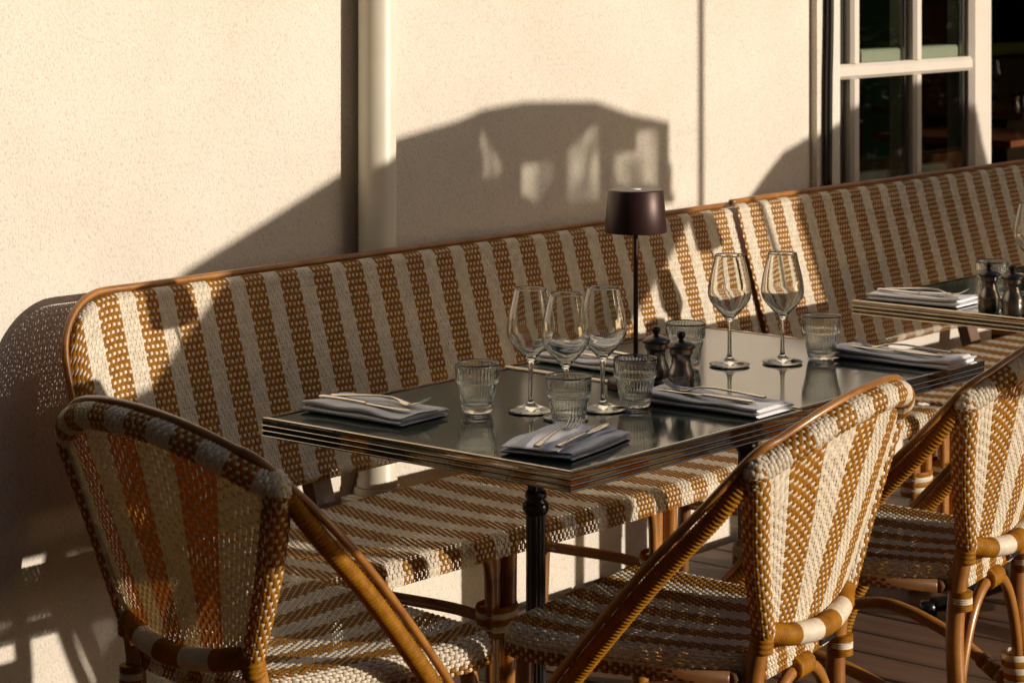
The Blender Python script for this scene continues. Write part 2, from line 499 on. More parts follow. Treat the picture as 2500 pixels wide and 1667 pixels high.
# added dark front left of the stucco, unseen, cuts light bouncing off the wall
sf = thing('bounce_block', 'added dark front left of the stucco wall, out of view, cutting bounced light', 'bounce_block', (-1.5, WY, 0))
mb = MB(); mb.box((0, 0.14, 1.72), (7.896, 0.24, 3.74)); mb.build('wall', M['bounce_block_paint'], sf, smooth=False)
for i in range(8):
    mb = MB(); mb.box((-3.45 + i * 0.985, 0.005, 0.50), (0.86, 0.03, 0.86), bev=0.012); mb.build('panel', M['bounce_block_paint'], sf, smooth=False)
    mb = MB(); mb.box((-3.45 + i * 0.985, 0.012, 1.75), (0.86, 0.02, 1.45), bev=0.004); mb.build('window', M['facade_window'], sf, smooth=False)

# downpipe
pipe = thing('downpipe', 'cream rain downpipe running down the stucco wall behind the bench', 'downpipe', (4.005, WY - 0.050, 0))
mb = MB(); lathe(mb, [(0.0430, 3.5), (0.0430, 0.388), (0.0465, 0.381), (0.0465, 0.368), (0.040, 0.366)], 40)
mb.build('pipe', M['pvc'], pipe, sharp=40)
mb = MB(); lathe(mb, [(0.038, 0.367), (0.0515, 0.366), (0.053, 0.355), (0.0515, 0.343), (0.036, 0.341), (0.036, 0.0)], 40)
mb.build('shoe', M['pvc'], pipe, sharp=40)
mb = MB()
mb.box((-0.01, 0.012, 0.338), (0.125, 0.075, 0.018), bev=0.003); mb.box((-0.062, 0.0, 0.328), (0.012, 0.06, 0.05), bev=0.003)
mb.build('bracket', M['pvc'], pipe, smooth=False)
# black cable on the pilaster
mb = MB()
cp, _ = spline([(5.925, WY-0.035, 2.6), (5.924, WY-0.035, 1.5), (5.917, WY-0.035, 1.2), (5.913, WY-0.035, 0.9), (5.906, WY-0.035, 0.45), (5.905, WY-0.035, 0.05)], 40)
tube(mb, cp, 0.0125, 10)
tag(mb.build('black_cable', M['black_rubber']), 'black cable running down the pilaster beside the glazed door', 'cable')

# ------------------------------------------------------------------ glazed door leaf and the room behind it
FY = 3.88
door = thing('glazed_door', 'pale painted glazed door with square panes at right of the stucco wall', 'door', (6.493, FY, 0))
def bar(name, x0, x1, z0, z1, y0=-0.02, y1=0.025, cham=0.010, mat='frame_white', parent=None, top=None):
    """chamfered bar: wide at the glass, narrower front"""
    b = MB()
    w, h = x1 - x0, z1 - z0
    vert = h > w
    cx = cham if vert else 0.0; cz = 0.0 if vert else cham
    f0 = np.array([(x0+cx, y0, z0+cz), (x1-cx, y0, z0+cz), (x1-cx, y0, z1-cz), (x0+cx, y0, z1-cz)])
    f1 = np.array([(x0, y0+cham, z0), (x1, y0+cham, z0), (x1, y0+cham, z1), (x0, y0+cham, z1)])
    f2 = f1.copy(); f2[:, 1] = y1
    p = np.vstack([f0, f1, f2]); base = b.verts(p)
    F = [(0,1,2,3)]
    for kk in range(2):
        for i in range(4):
            j = (i+1) % 4
            F.append((4*kk+i, 4*kk+4+i, 4*kk+4+j, 4*kk+j))
    F.append((8,11,10,9))
    b.quads(np.array(F)[:, ::-1] + base)
    return b.build(name, M[mat], parent, smooth=False)
DX = 6.45
cols = [(5.83-DX, 5.93-DX), (6.142-DX, 6.187-DX), (6.506-DX, 6.551-DX), (6.863-DX, 6.999-DX)]
bar('stile', *cols[0], 0.02, 2.4, parent=door)
bar('stile', *cols[3], 0.02, 2.4, cham=0.016, parent=door)
rows = [(0.02, 0.50), (0.802, 0.845), (1.198, 1.243), (1.60, 1.643), (2.28, 2.40)]
for zi, (z0, z1) in enumerate(rows):
    nm = 'bottom_panel' if zi == 0 else ('top_rail' if zi == 4 else 'glazing_bar')
    bar(nm, cols[0][1] + 0.0005, cols[3][0] - 0.0005, z0, z1, y0=-0.019, y1=0.024, parent=door)
zs = [(0.5005, 0.8015), (0.8455, 1.1975), (1.2435, 1.5995), (1.6435, 2.2795)]
for (z0, z1) in zs:
    for cx in (cols[1], cols[2]):
        bar('glazing_bar', cx[0], cx[1], z0, z1, parent=door)
    for x0, x1 in ((cols[0][1], cols[1][0]), (cols[1][1], cols[2][0]), (cols[2][1], cols[3][0])):
        b = MB(); slab(b, x0, x1, 0.003, 0.009, z0, z1)
        pn = b.build('pane', M['pane'], door, smooth=False)
        b = MB(); slab(b, x0 + 0.004, x0 + 0.012, 0.0115, 0.026, z0, z1); b.build('spacer', M['gunmetal'], pn, smooth=False)
        b = MB(); slab(b, x1 - 0.012, x1 - 0.004, 0.0115, 0.026, z0, z1); b.build('spacer', M['gunmetal'], pn, smooth=False)
# pale green inner casement seen through the panes
cas = thing('inner_casement', 'pale green window frame seen through the door panes', 'window frame', (6.945, 3.955, 0))
for x0, x1 in ((-0.72, -0.64), (-0.36, -0.31), (0.0, 0.05)):
    bar('stile', x0, x1, 0.9, 2.35, y0=-0.02, y1=0.02, cham=0.006, mat='frame_green', parent=cas)
for z0, z1 in ((0.84, 0.8995), (2.351, 2.42)):
    bar('rail', -0.72, 0.05, z0, z1, y0=-0.018, y1=0.022, cham=0.006, mat='frame_green', parent=cas)
for x0, x1 in ((-0.639, -0.361), (-0.309, -0.001)):
    bar('rail', x0, x1, 1.195, 1.280, y0=-0.05, y1=0.012, cham=0.006, mat='frame_green', parent=cas)

mb = MB()
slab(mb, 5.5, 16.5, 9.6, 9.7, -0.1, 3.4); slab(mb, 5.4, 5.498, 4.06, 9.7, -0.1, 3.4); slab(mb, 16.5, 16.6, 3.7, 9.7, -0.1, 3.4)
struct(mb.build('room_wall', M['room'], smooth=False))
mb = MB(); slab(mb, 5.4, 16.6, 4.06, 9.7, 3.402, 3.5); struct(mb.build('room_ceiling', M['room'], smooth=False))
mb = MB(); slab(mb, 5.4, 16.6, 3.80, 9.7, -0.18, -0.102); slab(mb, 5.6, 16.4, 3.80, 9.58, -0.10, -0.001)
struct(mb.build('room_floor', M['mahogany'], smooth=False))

# ------------------------------------------------------------------ benches
def stripe(i, w=16, on=9, off=0):
    return 1 if ((i + off) % w) < on else 0

def make_bench(name, label, x0, x1, round_left, off, vis_rows=1.0):
    """x0..x1 along the wall; thing origin at (x0, 3.2, 0)"""
    root = thing(name, label, 'bench', (x0, 3.2, 0), group='striped woven benches along the wall')
    L = x1 - x0
    SW = 0.0062
    nu = int(L / SW / 2) * 2
    zb, zt = 0.470, 0.898
    rad = 0.125
    def ztop(x):
        d = np.clip(x, 0, rad)
        if not round_left: return np.full_like(x, zt)
        return zt - (rad * 1.0 - 1.0 * np.sqrt(np.maximum(rad**2 - (rad - d)**2, 0)))
    def yface(z): return 0.346 + (z - zb) * 0.30     # front face, leaning back to the wall
    rr = 0.020
    arc = rr * math.pi / 2
    nv = 17
    def S(u, v):
        x = u / nu * L
        zT = ztop(x)
        Ltot = (zT - zb - 2 * rr) + 2 * arc
        s = v / nv * Ltot
        a1 = np.clip(s / rr, 0, None)                 # lower roll
        z = np.empty_like(s); y = np.empty_like(s)
        m1 = s < arc
        m3 = s > Ltot - arc
        m2 = ~(m1 | m3)
        th = np.clip(s / rr, -0.2, math.pi / 2)
        z[m1] = zb + rr * (1 - np.cos(th[m1])); y[m1] = yface(zb) + rr * (1 - np.sin(th[m1]))
        z[m2] = zb + rr + (s[m2] - arc); y[m2] = yface(z[m2])
        t3 = (s - (Ltot - arc)) / rr
        z[m3] = zT[m3] - rr + rr * np.sin(t3[m3]); y[m3] = yface(zT[m3] - rr) + rr * (1 - np.cos(t3[m3]))
        # soft cushion undulation and rolled ends
        y = y + 0.0025 * np.sin(x * 5.1 + 1.3) * np.sin((z - zb) * 6)
        if round_left:
            e = np.clip((0.030 - x) / 0.030, 0, 1); y = y + 0.030 * (1 - np.sqrt(np.maximum(1 - e**2, 0)))
        e = np.clip((x - (L - 0.008)) / 0.008, 0, 1); y = y + 0.008 * (1 - np.sqrt(np.maximum(1 - e**2, 0)))
        return np.stack([x, y, z], 1)
    mb = MB(); weave(mb, S, nu, nv, lambda i: stripe(i, off=off), 0.0013, dot=0.118, gap=0.15, cover=-0.10)
    mb.build('backrest', CANE, root)
    # bamboo rod round the edge of the backrest
    yt = yface(zt) + 0.026
    pts = [(L - 0.004, yt, zt + 0.006), (L * 0.66, yt, zt + 0.006), (L * 0.33, yt, zt + 0.006), (rad + 0.12, yt, zt + 0.006)]
    if round_left:
        for a in (0, 18, 36, 54, 72, 90):
            zz = zt - rad + (rad + 0.006) * math.cos(R(a))
            pts.append((rad - (rad + 0.005) * math.sin(R(a)), yface(zz) + 0.026 - 0.004 * a / 90, zz))
        pts += [(-0.005, yface(0.70) + 0.022, 0.70), (-0.004, yface(0.60) + 0.022, 0.60), (0.002, yface(0.50) + 0.022, 0.50), (0.03, yface(0.475) + 0.022, 0.468)]
    else:
        pts.append((0.01, yt, zt + 0.004))
    P, _ = spline(pts, 160)
    mb = MB(); tube(mb, P, 0.0075, 10)
    mb.build('edge_rod', M['bamboo'], root)
    # seat
    r2 = 0.024; arc2 = r2 * math.pi / 2; drop = 0.022
    yb0, yf = 0.245, -0.172
    zseat = 0.447
    Lt = (yb0 - (yf + r2)) + arc2 + drop
    nvs = int(Lt / 0.0215)
    def S2(u, v):
        x = u / nu * L
        s = Lt - v / nvs * Lt            # v grows from the front hem to the back
        flat = yb0 - (yf + r2)
        y = np.empty_like(s); z = np.empty_like(s)
        m1 = s <= flat; m2 = (s > flat) & (s <= flat + arc2); m3 = s > flat + arc2
        y[m1] = yb0 - s[m1]; z[m1] = zseat
        th = (s - flat) / r2
        y[m2] = yf + r2 - r2 * np.sin(th[m2]); z[m2] = zseat - r2 + r2 * np.cos(th[m2])
        y[m3] = yf; z[m3] = zseat - r2 - (s[m3] - flat - arc2)
        w = 0.010 * np.sin(x / L * 9.5 + 0.6)
        y = y + np.where(s > flat * 0.6, w * (s / Lt), 0)
        z = z - 0.010 * np.sin(np.clip((yb0 - y) / (yb0 - yf), 0, 1) * math.pi) * (0.6 + 0.4 * np.sin(x * 4.0))
        return np.stack([x, y, z], 1)
    mb = MB(); weave(mb, S2, nu, nvs, lambda i: stripe(i, off=off), 0.0019, mid=1.5, dot=0.15, gap=0.5)
    # S2 has its normal up when u x v points up
    mb.build('seat', CANE, root)
    # supports under and behind
    nleg = max(2, int(round(L / 0.53)) + 1)
    for i in range(nleg):
        lx = 0.07 + (L - 0.12) * i / (nleg - 1)
        b = MB()
        for dx, dy in ((-0.020, 0.0), (0.016, -0.012), (0.020, 0.022)):
            top = (lx + dx * 1.0, -0.120 + dy, 0.425)
            P, _ = spline([top, (lx + dx * 0.95, -0.118 + dy, 0.25), (lx + dx * 0.9, -0.115 + dy, 0.0)], 12)
            tube(b, P, 0.0155, 10)
        P, _ = spline([(lx - 0.075, -0.127, 0.425), (lx - 0.045, -0.127, 0.385), (lx - 0.037, -0.127, 0.30), (lx - 0.036, -0.127, 0.0)], 16); tube(b, P, 0.011, 8)
        leg = b.build('leg', M['bamboo'], root)
        b = MB()
        for kz in range(5):
            a = np.linspace(0, 2 * np.pi, 24, endpoint=False)
            zc = 0.238 + kz * 0.0125
            P = np.stack([lx - 0.003 + 0.046 * np.cos(a), -0.115 + 0.036 * np.sin(a), np.full_like(a, zc)], 1)
            ringp = np.stack([P + np.array([0, 0, -0.006]), (P - np.array([lx, -0.115, 0])) * np.array([1.05, 1.07, 1]) + np.array([lx, -0.115, 0]), P + np.array([0, 0, 0.006])], 0)
            b.grid(ringp[:, ::-1], 0 if kz % 2 else 1, close_v=True)
        b.build('wrap', CANE, leg)
        b = MB()
        P, _ = spline([(lx, 0.20, 0.42), (lx, 0.21, 0.2), (lx, 0.22, 0.0)], 8); tube(b, P, 0.0165, 10)
        b.build('leg', M['bamboo_dark'], root)
        b = MB(); P, _ = spline([(lx, 0.19, 0.255), (lx, 0.0, 0.262), (lx, -0.10, 0.255)], 10); tube(b, P, 0.012, 8)
        b.build('stretcher', M['bamboo'], root)
        b = MB()
        p0 = np.array([(lx-0.027, 0.332, 0.34), (lx+0.027, 0.332, 0.34), (lx+0.027, 0.367, 0.34), (lx-0.027, 0.367, 0.34)])
        p1 = p0 + np.array([0, 0.130, 0.42])
        base = b.verts(np.vstack([p0, p1]))
        b.quads(np.array([(0,3,2,1),(4,5,6,7),(0,1,5,4),(1,2,6,5),(2,3,7,6),(3,0,4,7)]) + base)
        b.build('back_support', M['plank'], root, smooth=False)
    b = MB()
    for yy, zz in ((-0.10, 0.408), (0.215, 0.412)):
        P = np.stack([np.linspace(0.03, L - 0.04, 30), np.full(30, yy), np.full(30, zz)], 1); tube(b, P, 0.0125, 8)
    b.build('rail', M['bamboo'], root)
    return root
bench = make_bench('woven_bench', 'striped woven bench with rounded left end behind the two front tables', 3.028, 5.290, True, 3)
bench2 = make_bench('woven_bench', 'striped woven bench continuing past the glazed door at the far right', 5.286, 7.9, False, 7)
bench2.location.y -= 0.015
bench2.location.z += 0.010

# ------------------------------------------------------------------ chairs
def make_chair(label):
    root = thing('bistro_chair', label, 'chair', group='striped woven bistro chairs around the tables')
    ZS = 0.772; AH = 0.080
    def arch(t):                          # t in -1..1 -> height of the hoop
        return ZS + AH * (1 - np.abs(t)**2.3)
    def ysurf(x, z): return -0.238 - 0.30 * (z - 0.5) + 0.75 * x * x
    NU, NV = 48, 17
    def S(u, v):
        t = u / NU * 2 - 1; q = v / NV
        zb = 0.488 - 0.014 * (1 - t * t)
        zt = arch(np.clip(t * 0.97, -1, 1)) - 0.004
        z = zb + q * (zt - zb)
        w = 0.158 + (0.272 - 0.158) * np.clip((z - 0.5) / (ZS - 0.5), -0.2, 1)**0.85 if False else 0.158 + 0.114 * np.clip((z - 0.49) / 0.285, 0, 1)
        x = t * w
        return np.stack([x, ysurf(x, z), z], 1)
    # faces both ways: relief on the rear side (-y)
    mb = MB(); weave(mb, S, NU, NV, lambda i: stripe(i, 14, 7, 9), 0.0011, dot=0.12)
    mb.build('backrest', CANE, root)
    # top rail: a fat tube woven in white and ochre bands
    hp = []
    for t in np.linspace(-1, 1, 41):
        a = t
        x = 0.278 * a; z = float(arch(np.array(a)))
        hp.append((x, float(ysurf(x, z)) - 0.002 + 0.012 * abs(t)**6, z))
    # sharper rounding at the shoulders
    HP, HL = spline(hp, 160)
    NH = int(HL / 0.0068 / 2) * 2
    T, N, B = frames(HP, (0, 0, 1))
    sp = np.linspace(0, 1, len(HP))
    def curve(A, q): return np.stack([np.interp(q, sp, A[:, k]) for k in range(3)], 1)
    NRW = 6
    def SH(u, v):
        q = np.clip(u / NH, 0, 1); a = -v / NRW * 2 * np.pi
        c = curve(HP, q) + (u / NH - q)[:, None] * curve(T, q) * HL
        n = curve(N, q); b = curve(B, q)
        return c + 0.0208 * (np.cos(a)[:, None] * n + np.sin(a)[:, None] * b)
    mb = MB(); weave(mb, SH, NH, NRW, lambda i: stripe(i, 14, 7, 5), 0.0014)
    mb.build('top_rail', CANE, root)
    for sgn in (-1, 1):
        sh = np.array([sgn * 0.276, float(ysurf(0.276, ZS)) + 0.008, ZS + 0.002])
        low = np.array([sgn * 0.163, float(ysurf(0.163, 0.49)), 0.492])
        # woven side post, ochre outside and white inside
        PP, PL = spline([sh, sh * 0.5 + low * 0.5 + np.array([sgn * 0.004, 0.004, 0]), low], 60)
        T2, N2, B2 = frames(PP, (sgn * 1.0, 0, 0))
        sq = np.linspace(0, 1, len(PP))
        def SP(u, v, PP=PP, N2=N2, B2=B2, T2=T2, PL=PL, sq=sq):
            q = np.clip(v / 12, 0, 1); a = u / 18 * 2 * np.pi
            g = lambda A: np.stack([np.interp(q, sq, A[:, k]) for k in range(3)], 1)
            r = 0.0225 - 0.005 * q
            return g(PP) + (v / 12 - q)[:, None] * g(T2) * PL + r[:, None] * (np.cos(a)[:, None] * g(N2) + np.sin(a)[:, None] * g(B2))
        mb = MB(); weave(mb, SP, 18, 12, lambda i: 1 if (i <= 5 or i >= 12) else 0, 0.0016)
        mb.build('side_post', CANE, root)
        # white woven knot at the shoulder
        kp, KL = spline([sh + np.array([-sgn * 0.016, -0.004, 0.018]), sh + np.array([-sgn * 0.003, 0, 0.000]), sh + np.array([-sgn * 0.006, 0.006, -0.026])], 24)
        T3, N3, B3 = frames(kp)
        s3 = np.linspace(0, 1, 24)
        def SK(u, v, kp=kp, N3=N3, B3=B3, T3=T3, KL=KL, s3=s3):
            q = np.clip(v / 4, 0, 1); a = u / 18 * 2 * np.pi
            g = lambda A: np.stack([np.interp(q, s3, A[:, k]) for k in range(3)], 1)
            return g(kp) + (v / 4 - q)[:, None] * g(T3) * KL + (0.0198 + 0.0025 * np.sin(np.pi * q))[:, None] * (np.cos(a)[:, None] * g(N3) + np.sin(a)[:, None] * g(B3))
        mb = MB(); weave(mb, SK, 18, 4, lambda i: 0, 0.0009, dot=0.22)
        mb.build('corner_knot', CANE, root)
        # arm: cane wrapped rod sweeping down to the front leg
        ap = [sh + np.array([sgn * 0.006, 0.014, -0.012]), (sgn * 0.296, -0.195, 0.700), (sgn * 0.293, -0.095, 0.595), (sgn * 0.279, 0.015, 0.470), (sgn * 0.260, 0.095, 0.375), (sgn * 0.235, 0.165, 0.270), (sgn * 0.220, 0.200, 0.16)]
        mb = MB(); ribbed(mb, ap, 0.0160, 0.0075, 0.0030, 12, m=1)
        mb.build('arm', CANE, root)
        # bare bamboo rear leg
        lp, _ = spline([low + np.array([sgn * 0.001, 0, 0.008]), (sgn * 0.166, -0.200, 0.42), (sgn * 0.172, -0.196, 0.30), (sgn * 0.186, -0.214, 0.12), (sgn * 0.195, -0.226, 0.0)], 40)
        mb = MB(); tube(mb, lp, 0.0168, 14)
        leg = mb.build('leg', M['bamboo'], root)
        mb = MB(); ribbed(mb, [low + np.array([0, 0, 0.012]), low + np.array([sgn * 0.001, 0.003, -0.030])], 0.0195, 0.0075, 0.002, 14, m=1)
        mb.build('wrap', CANE, leg); mb = MB()
        for dz, mt in ((-0.088, 1), (-0.100, 0), (-0.112, 1)):
            ribbed(mb, [lp[0] + np.array([sgn * 0.003, 0.008, dz]), lp[0] + np.array([sgn * 0.003, 0.008, dz - 0.0115])], 0.0205, 0.0115, 0.003, 14, m=mt)
        mb.build('wrap', CANE, leg); mb = MB()
        for kk in range(7):
            zz = 0.135 + kk * 0.0125
            cx = np.array([np.interp(zz, lp[::-1, 2], lp[::-1, k]) for k in range(2)])
            a = np.linspace(0, 2 * np.pi, 22, endpoint=False)
            ctr = np.array([cx[0] - sgn * 0.012, cx[1] + 0.010, zz])
            P = np.stack([ctr[0] + 0.033 * np.cos(a), ctr[1] + 0.029 * np.sin(a), np.full_like(a, zz)], 1)
            rg = np.stack([P + np.array([0, 0, -0.006]), ctr + (P - ctr) * np.array([1.06, 1.06, 1]), P + np.array([0, 0, 0.006])], 0)
            mb.grid(rg[:, ::-1], kk % 2 if kk % 2 == 0 else 1, close_v=True)
        mb.build('wrap', CANE, leg)
        # front leg
        fl, _ = spline([(sgn * 0.205, 0.200, 0.425), (sgn * 0.208, 0.203, 0.22), (sgn * 0.212, 0.208, 0.0)], 14)
        mb = MB(); tube(mb, fl, 0.0155, 12)
        f_leg = mb.build('leg', M['bamboo'], root)
        mb = MB()
        for dz, mt in ((0.245, 1), (0.232, 0), (0.219, 1), (0.206, 0)):
            ribbed(mb, [(sgn * 0.2085, 0.203, dz), (sgn * 0.2085, 0.203, dz - 0.0125)], 0.0195, 0.0125, 0.003, 14, m=mt)
        mb.build('wrap', CANE, f_leg)
        # curved side stretcher
        st, _ = spline([(sgn * 0.205, 0.195, 0.245), (sgn * 0.200, 0.08, 0.262), (sgn * 0.190, -0.05, 0.225), (sgn * 0.180, -0.150, 0.165), (sgn * 0.176, -0.190, 0.145)], 30)
        mb = MB(); tube(mb, st, 0.0125, 10)
        for q, mt in ((0.80, 1), (0.835, 0), (0.87, 1), (0.905, 0)):
            i = int(q * 29); tube(mb, st[i:i + 2], 0.0158, 12, mt)
        mb.build('stretcher', [M['cane_white'], M['cane_ochre']] if False else [M['bamboo'], M['cane_ochre']], root)
    # rear arch brace under the seat
    br, _ = spline([(-0.172, -0.198, 0.16), (-0.140, -0.200, 0.28), (-0.080, -0.202, 0.370), (0, -0.203, 0.398), (0.080, -0.202, 0.370), (0.140, -0.200, 0.28), (0.172, -0.198, 0.16)], 60)
    mb = MB(); tube(mb, br, 0.0108, 10)
    mb.build('brace', M['bamboo'], root)
    mb = MB(); ribbed(mb, [(-0.028, -0.203, 0.400), (0.028, -0.203, 0.400)], 0.0205, 0.006, 0.0015, 12, m=1)
    mb.build('brace_wrap', CANE, root)
    # lower back rail, wound in ochre and white
    mb = MB()
    ends = float(ysurf(0.163, 0.49))
    def bandf(i): 
        return 0 if (i < 3 or i > 72) else ((i - 3) // 14 + 1) % 2
    ribbed(mb, [(-0.165, ends + 0.002, 0.496), (-0.10, ends - 0.022, 0.480), (0, ends - 0.034, 0.472), (0.10, ends - 0.022, 0.480), (0.165, ends + 0.002, 0.496)], 0.0185, 0.0046, 0.0012, 16, band=bandf)
    mb.build('lower_rail', CANE, root)
    # bamboo rod laid along the hoop and both arms
    full = []
    am = lambda s: [(s * 0.296, -0.195, 0.700), (s * 0.293, -0.095, 0.595), (s * 0.279, 0.015, 0.470), (s * 0.260, 0.095, 0.375), (s * 0.240, 0.150, 0.29)]
    full += am(-1)[::-1]
    full += [tuple(HP[i]) for i in range(4, 157, 12)]
    full += am(1)
    FP, FL = spline(full, 260)
    TT = np.gradient(FP, axis=0); TT /= np.linalg.norm(TT, axis=1)[:, None]
    up = np.array([0, 0.25, 1.0]) + np.stack([FP[:, 0] * 1.8, 0 * FP[:, 0], 0 * FP[:, 0]], 1)
    nn = up - TT * (up * TT).sum(1)[:, None]; nn /= np.linalg.norm(nn, axis=1)[:, None]
    mb = MB(); tube(mb, FP + nn * 0.0245, 0.0070, 10)
    mb.build('edge_rod', M['bamboo'], root)
    # seat
    hy = 0.222; r = 0.024; arc = r * math.pi / 2; dr = 0.026
    CU, CV = 82, 26
    def prof(s, half):
        a = np.abs(s); sg = np.sign(s); fl = half - r
        off = np.where(a <= fl, a, np.where(a <= fl + arc, fl + r * np.sin(np.clip((a - fl) / r, 0, math.pi/2)), half))
        dz = np.where(a <= fl, 0, np.where(a <= fl + arc, r - r * np.cos(np.clip((a - fl) / r, 0, math.pi/2)), r + (a - fl - arc)))
        return sg * off, dz
    def SS(u, v):
        ty = (v / CV * 2 - 1) * (hy - r + arc + dr)
        py, dzy = prof(ty, hy)
        hx = 0.226 + 0.036 * (py / hy)
        tx = (u / CU * 2 - 1) * (hx - r + arc + dr)
        px, dzx = prof(tx, hx)
        kx = np.abs(px / hx); ky = np.abs(py / hy)
        x = px * (1 - 0.10 * ky**7); y = py * (1 - 0.10 * kx**7)
        z = 0.458 - (dzx**2.5 + dzy**2.5)**0.4 - 0.010 * (1 - kx**2) * (1 - ky**2) + 0.006 * np.clip(py / hy, 0, 1)**2
        return np.stack([x, y + 0.018, z], 1)
    mb = MB(); weave(mb, SS, CU, CV, lambda i: stripe(i, 14, 7, 4), 0.0021, mid=1.5, dot=0.15)
    mb.build('seat', CANE, root)
    mb = MB(); fr = [(-0.19, -0.17), (0.19, -0.17), (0.225, 0.205), (-0.225, 0.205)]
    for i in range(4):
        a, b2 = fr[i], fr[(i + 1) % 4]
        tube(mb, np.array([(a[0], a[1], 0.420), (b2[0], b2[1], 0.420)]), 0.013, 8)
    mb.build('seat_frame', M['bamboo_dark'], root)
    # small dark plate riveted under the rear edge of the seat
    mb = MB(); mb.box((0.105, -0.2095, 0.424), (0.062, 0.004, 0.020), 0, bev=0.0015)
    for dx in (-0.024, 0.024):
        mb.box((0.105 + dx, -0.2125, 0.424), (0.005, 0.003, 0.005), 1, bev=0.001)
    mb.build('name_plate', [M['plate_metal'], M['steel']], root, smooth=False)
    return root

chair = make_chair('woven bistro chair at the left end of the tables, its back in shade')
chair.location = (2.814, 2.827, 0); chair.rotation_euler = (0, 0, R(-96))
dup(chair, (3.325, 2.400, 0), R(9), 'woven bistro chair with its sunlit back to us beside the front table corner')
dup(chair, (4.035, 2.435, 0), R(9), 'woven bistro chair at the right edge, shade across the top of its back')

# ------------------------------------------------------------------ tables
def make_table(label):
    root = thing('bistro_table', label, 'table', group='dark glass bistro tables with ribbed metal edges')
    W, D, H = 0.676, 0.700, 0.75
    mb = MB(); mb.box((0, 0, H - 0.010), (W - 0.013, D - 0.013, 0.018), bev=0.0008)
    mb.build('tabletop', M['table_glass'], root, smooth=False)
    prof = [(-0.0085, H - 0.0035), (-0.0085, H + 0.0006), (-0.0025, H + 0.0010), (-0.0004, H - 0.0003), (0.0, H - 0.0020)]
    z = H - 0.0020
    for flat, bead in ((0.0088, 0.0030), (0.0052, 0.0030), (0.0050, 0.0034)):
        prof += [(-0.0003, z - 0.0004), (-0.0003, z - flat), (-0.0018, z - flat - 0.0005)]
        z -= flat + 0.0006
        for k in range(5):
            a = math.pi * k / 4
            prof.append((-0.0010 + 0.0020 * math.sin(a), z - bead * (1 - math.cos(a)) / 2))
        z -= bead
        prof.append((-0.0018, z - 0.0004)); z -= 0.0006
    prof += [(-0.006, z - 0.0002), (-0.02, z + 0.0004)]
    pr = np.array(prof)
    corners = [(-1, -1), (1, -1), (1, 1), (-1, 1)]
    for i in range(4):
        a, b = corners[i], corners[(i + 1) % 4]
        P = np.zeros((2, len(pr), 3))
        for k, cn in enumerate((a, b)):
            P[k, :, 0] = cn[0] * (W / 2 + pr[:, 0]); P[k, :, 1] = cn[1] * (D / 2 + pr[:, 0]); P[k, :, 2] = pr[:, 1]
        mb = MB(); mb.grid(P)
        mb.build('edge_trim', M['chrome'], root, sharp=50)
    mb = MB(); mb.box((0, 0, 0.725), (0.62, 0.64, 0.012)); mb.box((0, 0, 0.712), (0.16, 0.16, 0.014), bev=0.003)
    mb.box((0, 0, 0.706), (0.42, 0.035, 0.014)); mb.box((0, 0, 0.7058), (0.035, 0.42, 0.0136))
    mb.build('top_plate', M['iron'], root, smooth=False)
    mb = MB()
    flute = lambda r, zz, a: -0.0016 * (0.5 + 0.5 * np.cos(14 * a))[None, :] * np.ones((len(r), 1))
    lathe(mb, [(0.0145, 0.70), (0.0150, 0.615)], 112, ribf=flute)
    lathe(mb, [(0.0175, 0.572), (0.0185, 0.20), (0.020, 0.10)], 112, ribf=flute)
    mb.build('column', M['iron'], root)
    mb = MB(); lathe(mb, [(0.012, 0.617), (0.019, 0.612), (0.0195, 0.602), (0.016, 0.599), (0.023, 0.592), (0.0245, 0.583), (0.021, 0.574), (0.016, 0.570)], 40)
    mb.build('collar', M['iron'], root); mb = MB()
    lathe(mb, [(0.016, 0.12), (0.030, 0.11), (0.034, 0.09), (0.04, 0.055), (0.05, 0.05), (0.05, 0.04)], 40)
    mb.build('collar', M['iron'], root)
    for k in range(4):
        a = R(45 + 90 * k); cs, sn = math.cos(a), math.sin(a)
        P, _ = spline([(0.03 * cs, 0.03 * sn, 0.085), (0.12 * cs, 0.12 * sn, 0.075), (0.24 * cs, 0.24 * sn, 0.035), (0.30 * cs, 0.30 * sn, 0.022)], 14)
        mb = MB(); tube(mb, P, np.linspace(0.024, 0.017, 14), 10)
        lathe(mb, [(0.0, 0.034), (0.018, 0.032), (0.021, 0.020), (0.021, 0.001), (0.0, 0.0)], 20, c=(0.305 * cs, 0.305 * sn, 0))
        mb.build('foot', M['iron'], root)
    return root
TABA = make_table('dark glass bistro table nearest the camera, holding three wine glasses')
TABA.location = (3.335, 2.743, 0)
dup(TABA, (4.0225, 2.760, 0), 0, 'dark glass bistro table pushed against the front one, holding two wine glasses')
dup(TABA, (5.258, 2.722, 0), 0, 'dark glass bistro table at the far right edge with two pepper mills')
dup(TABA, (5.942, 2.715, 0), 0, 'dark glass bistro table beyond the right edge of the picture')
TZ = 0.7495

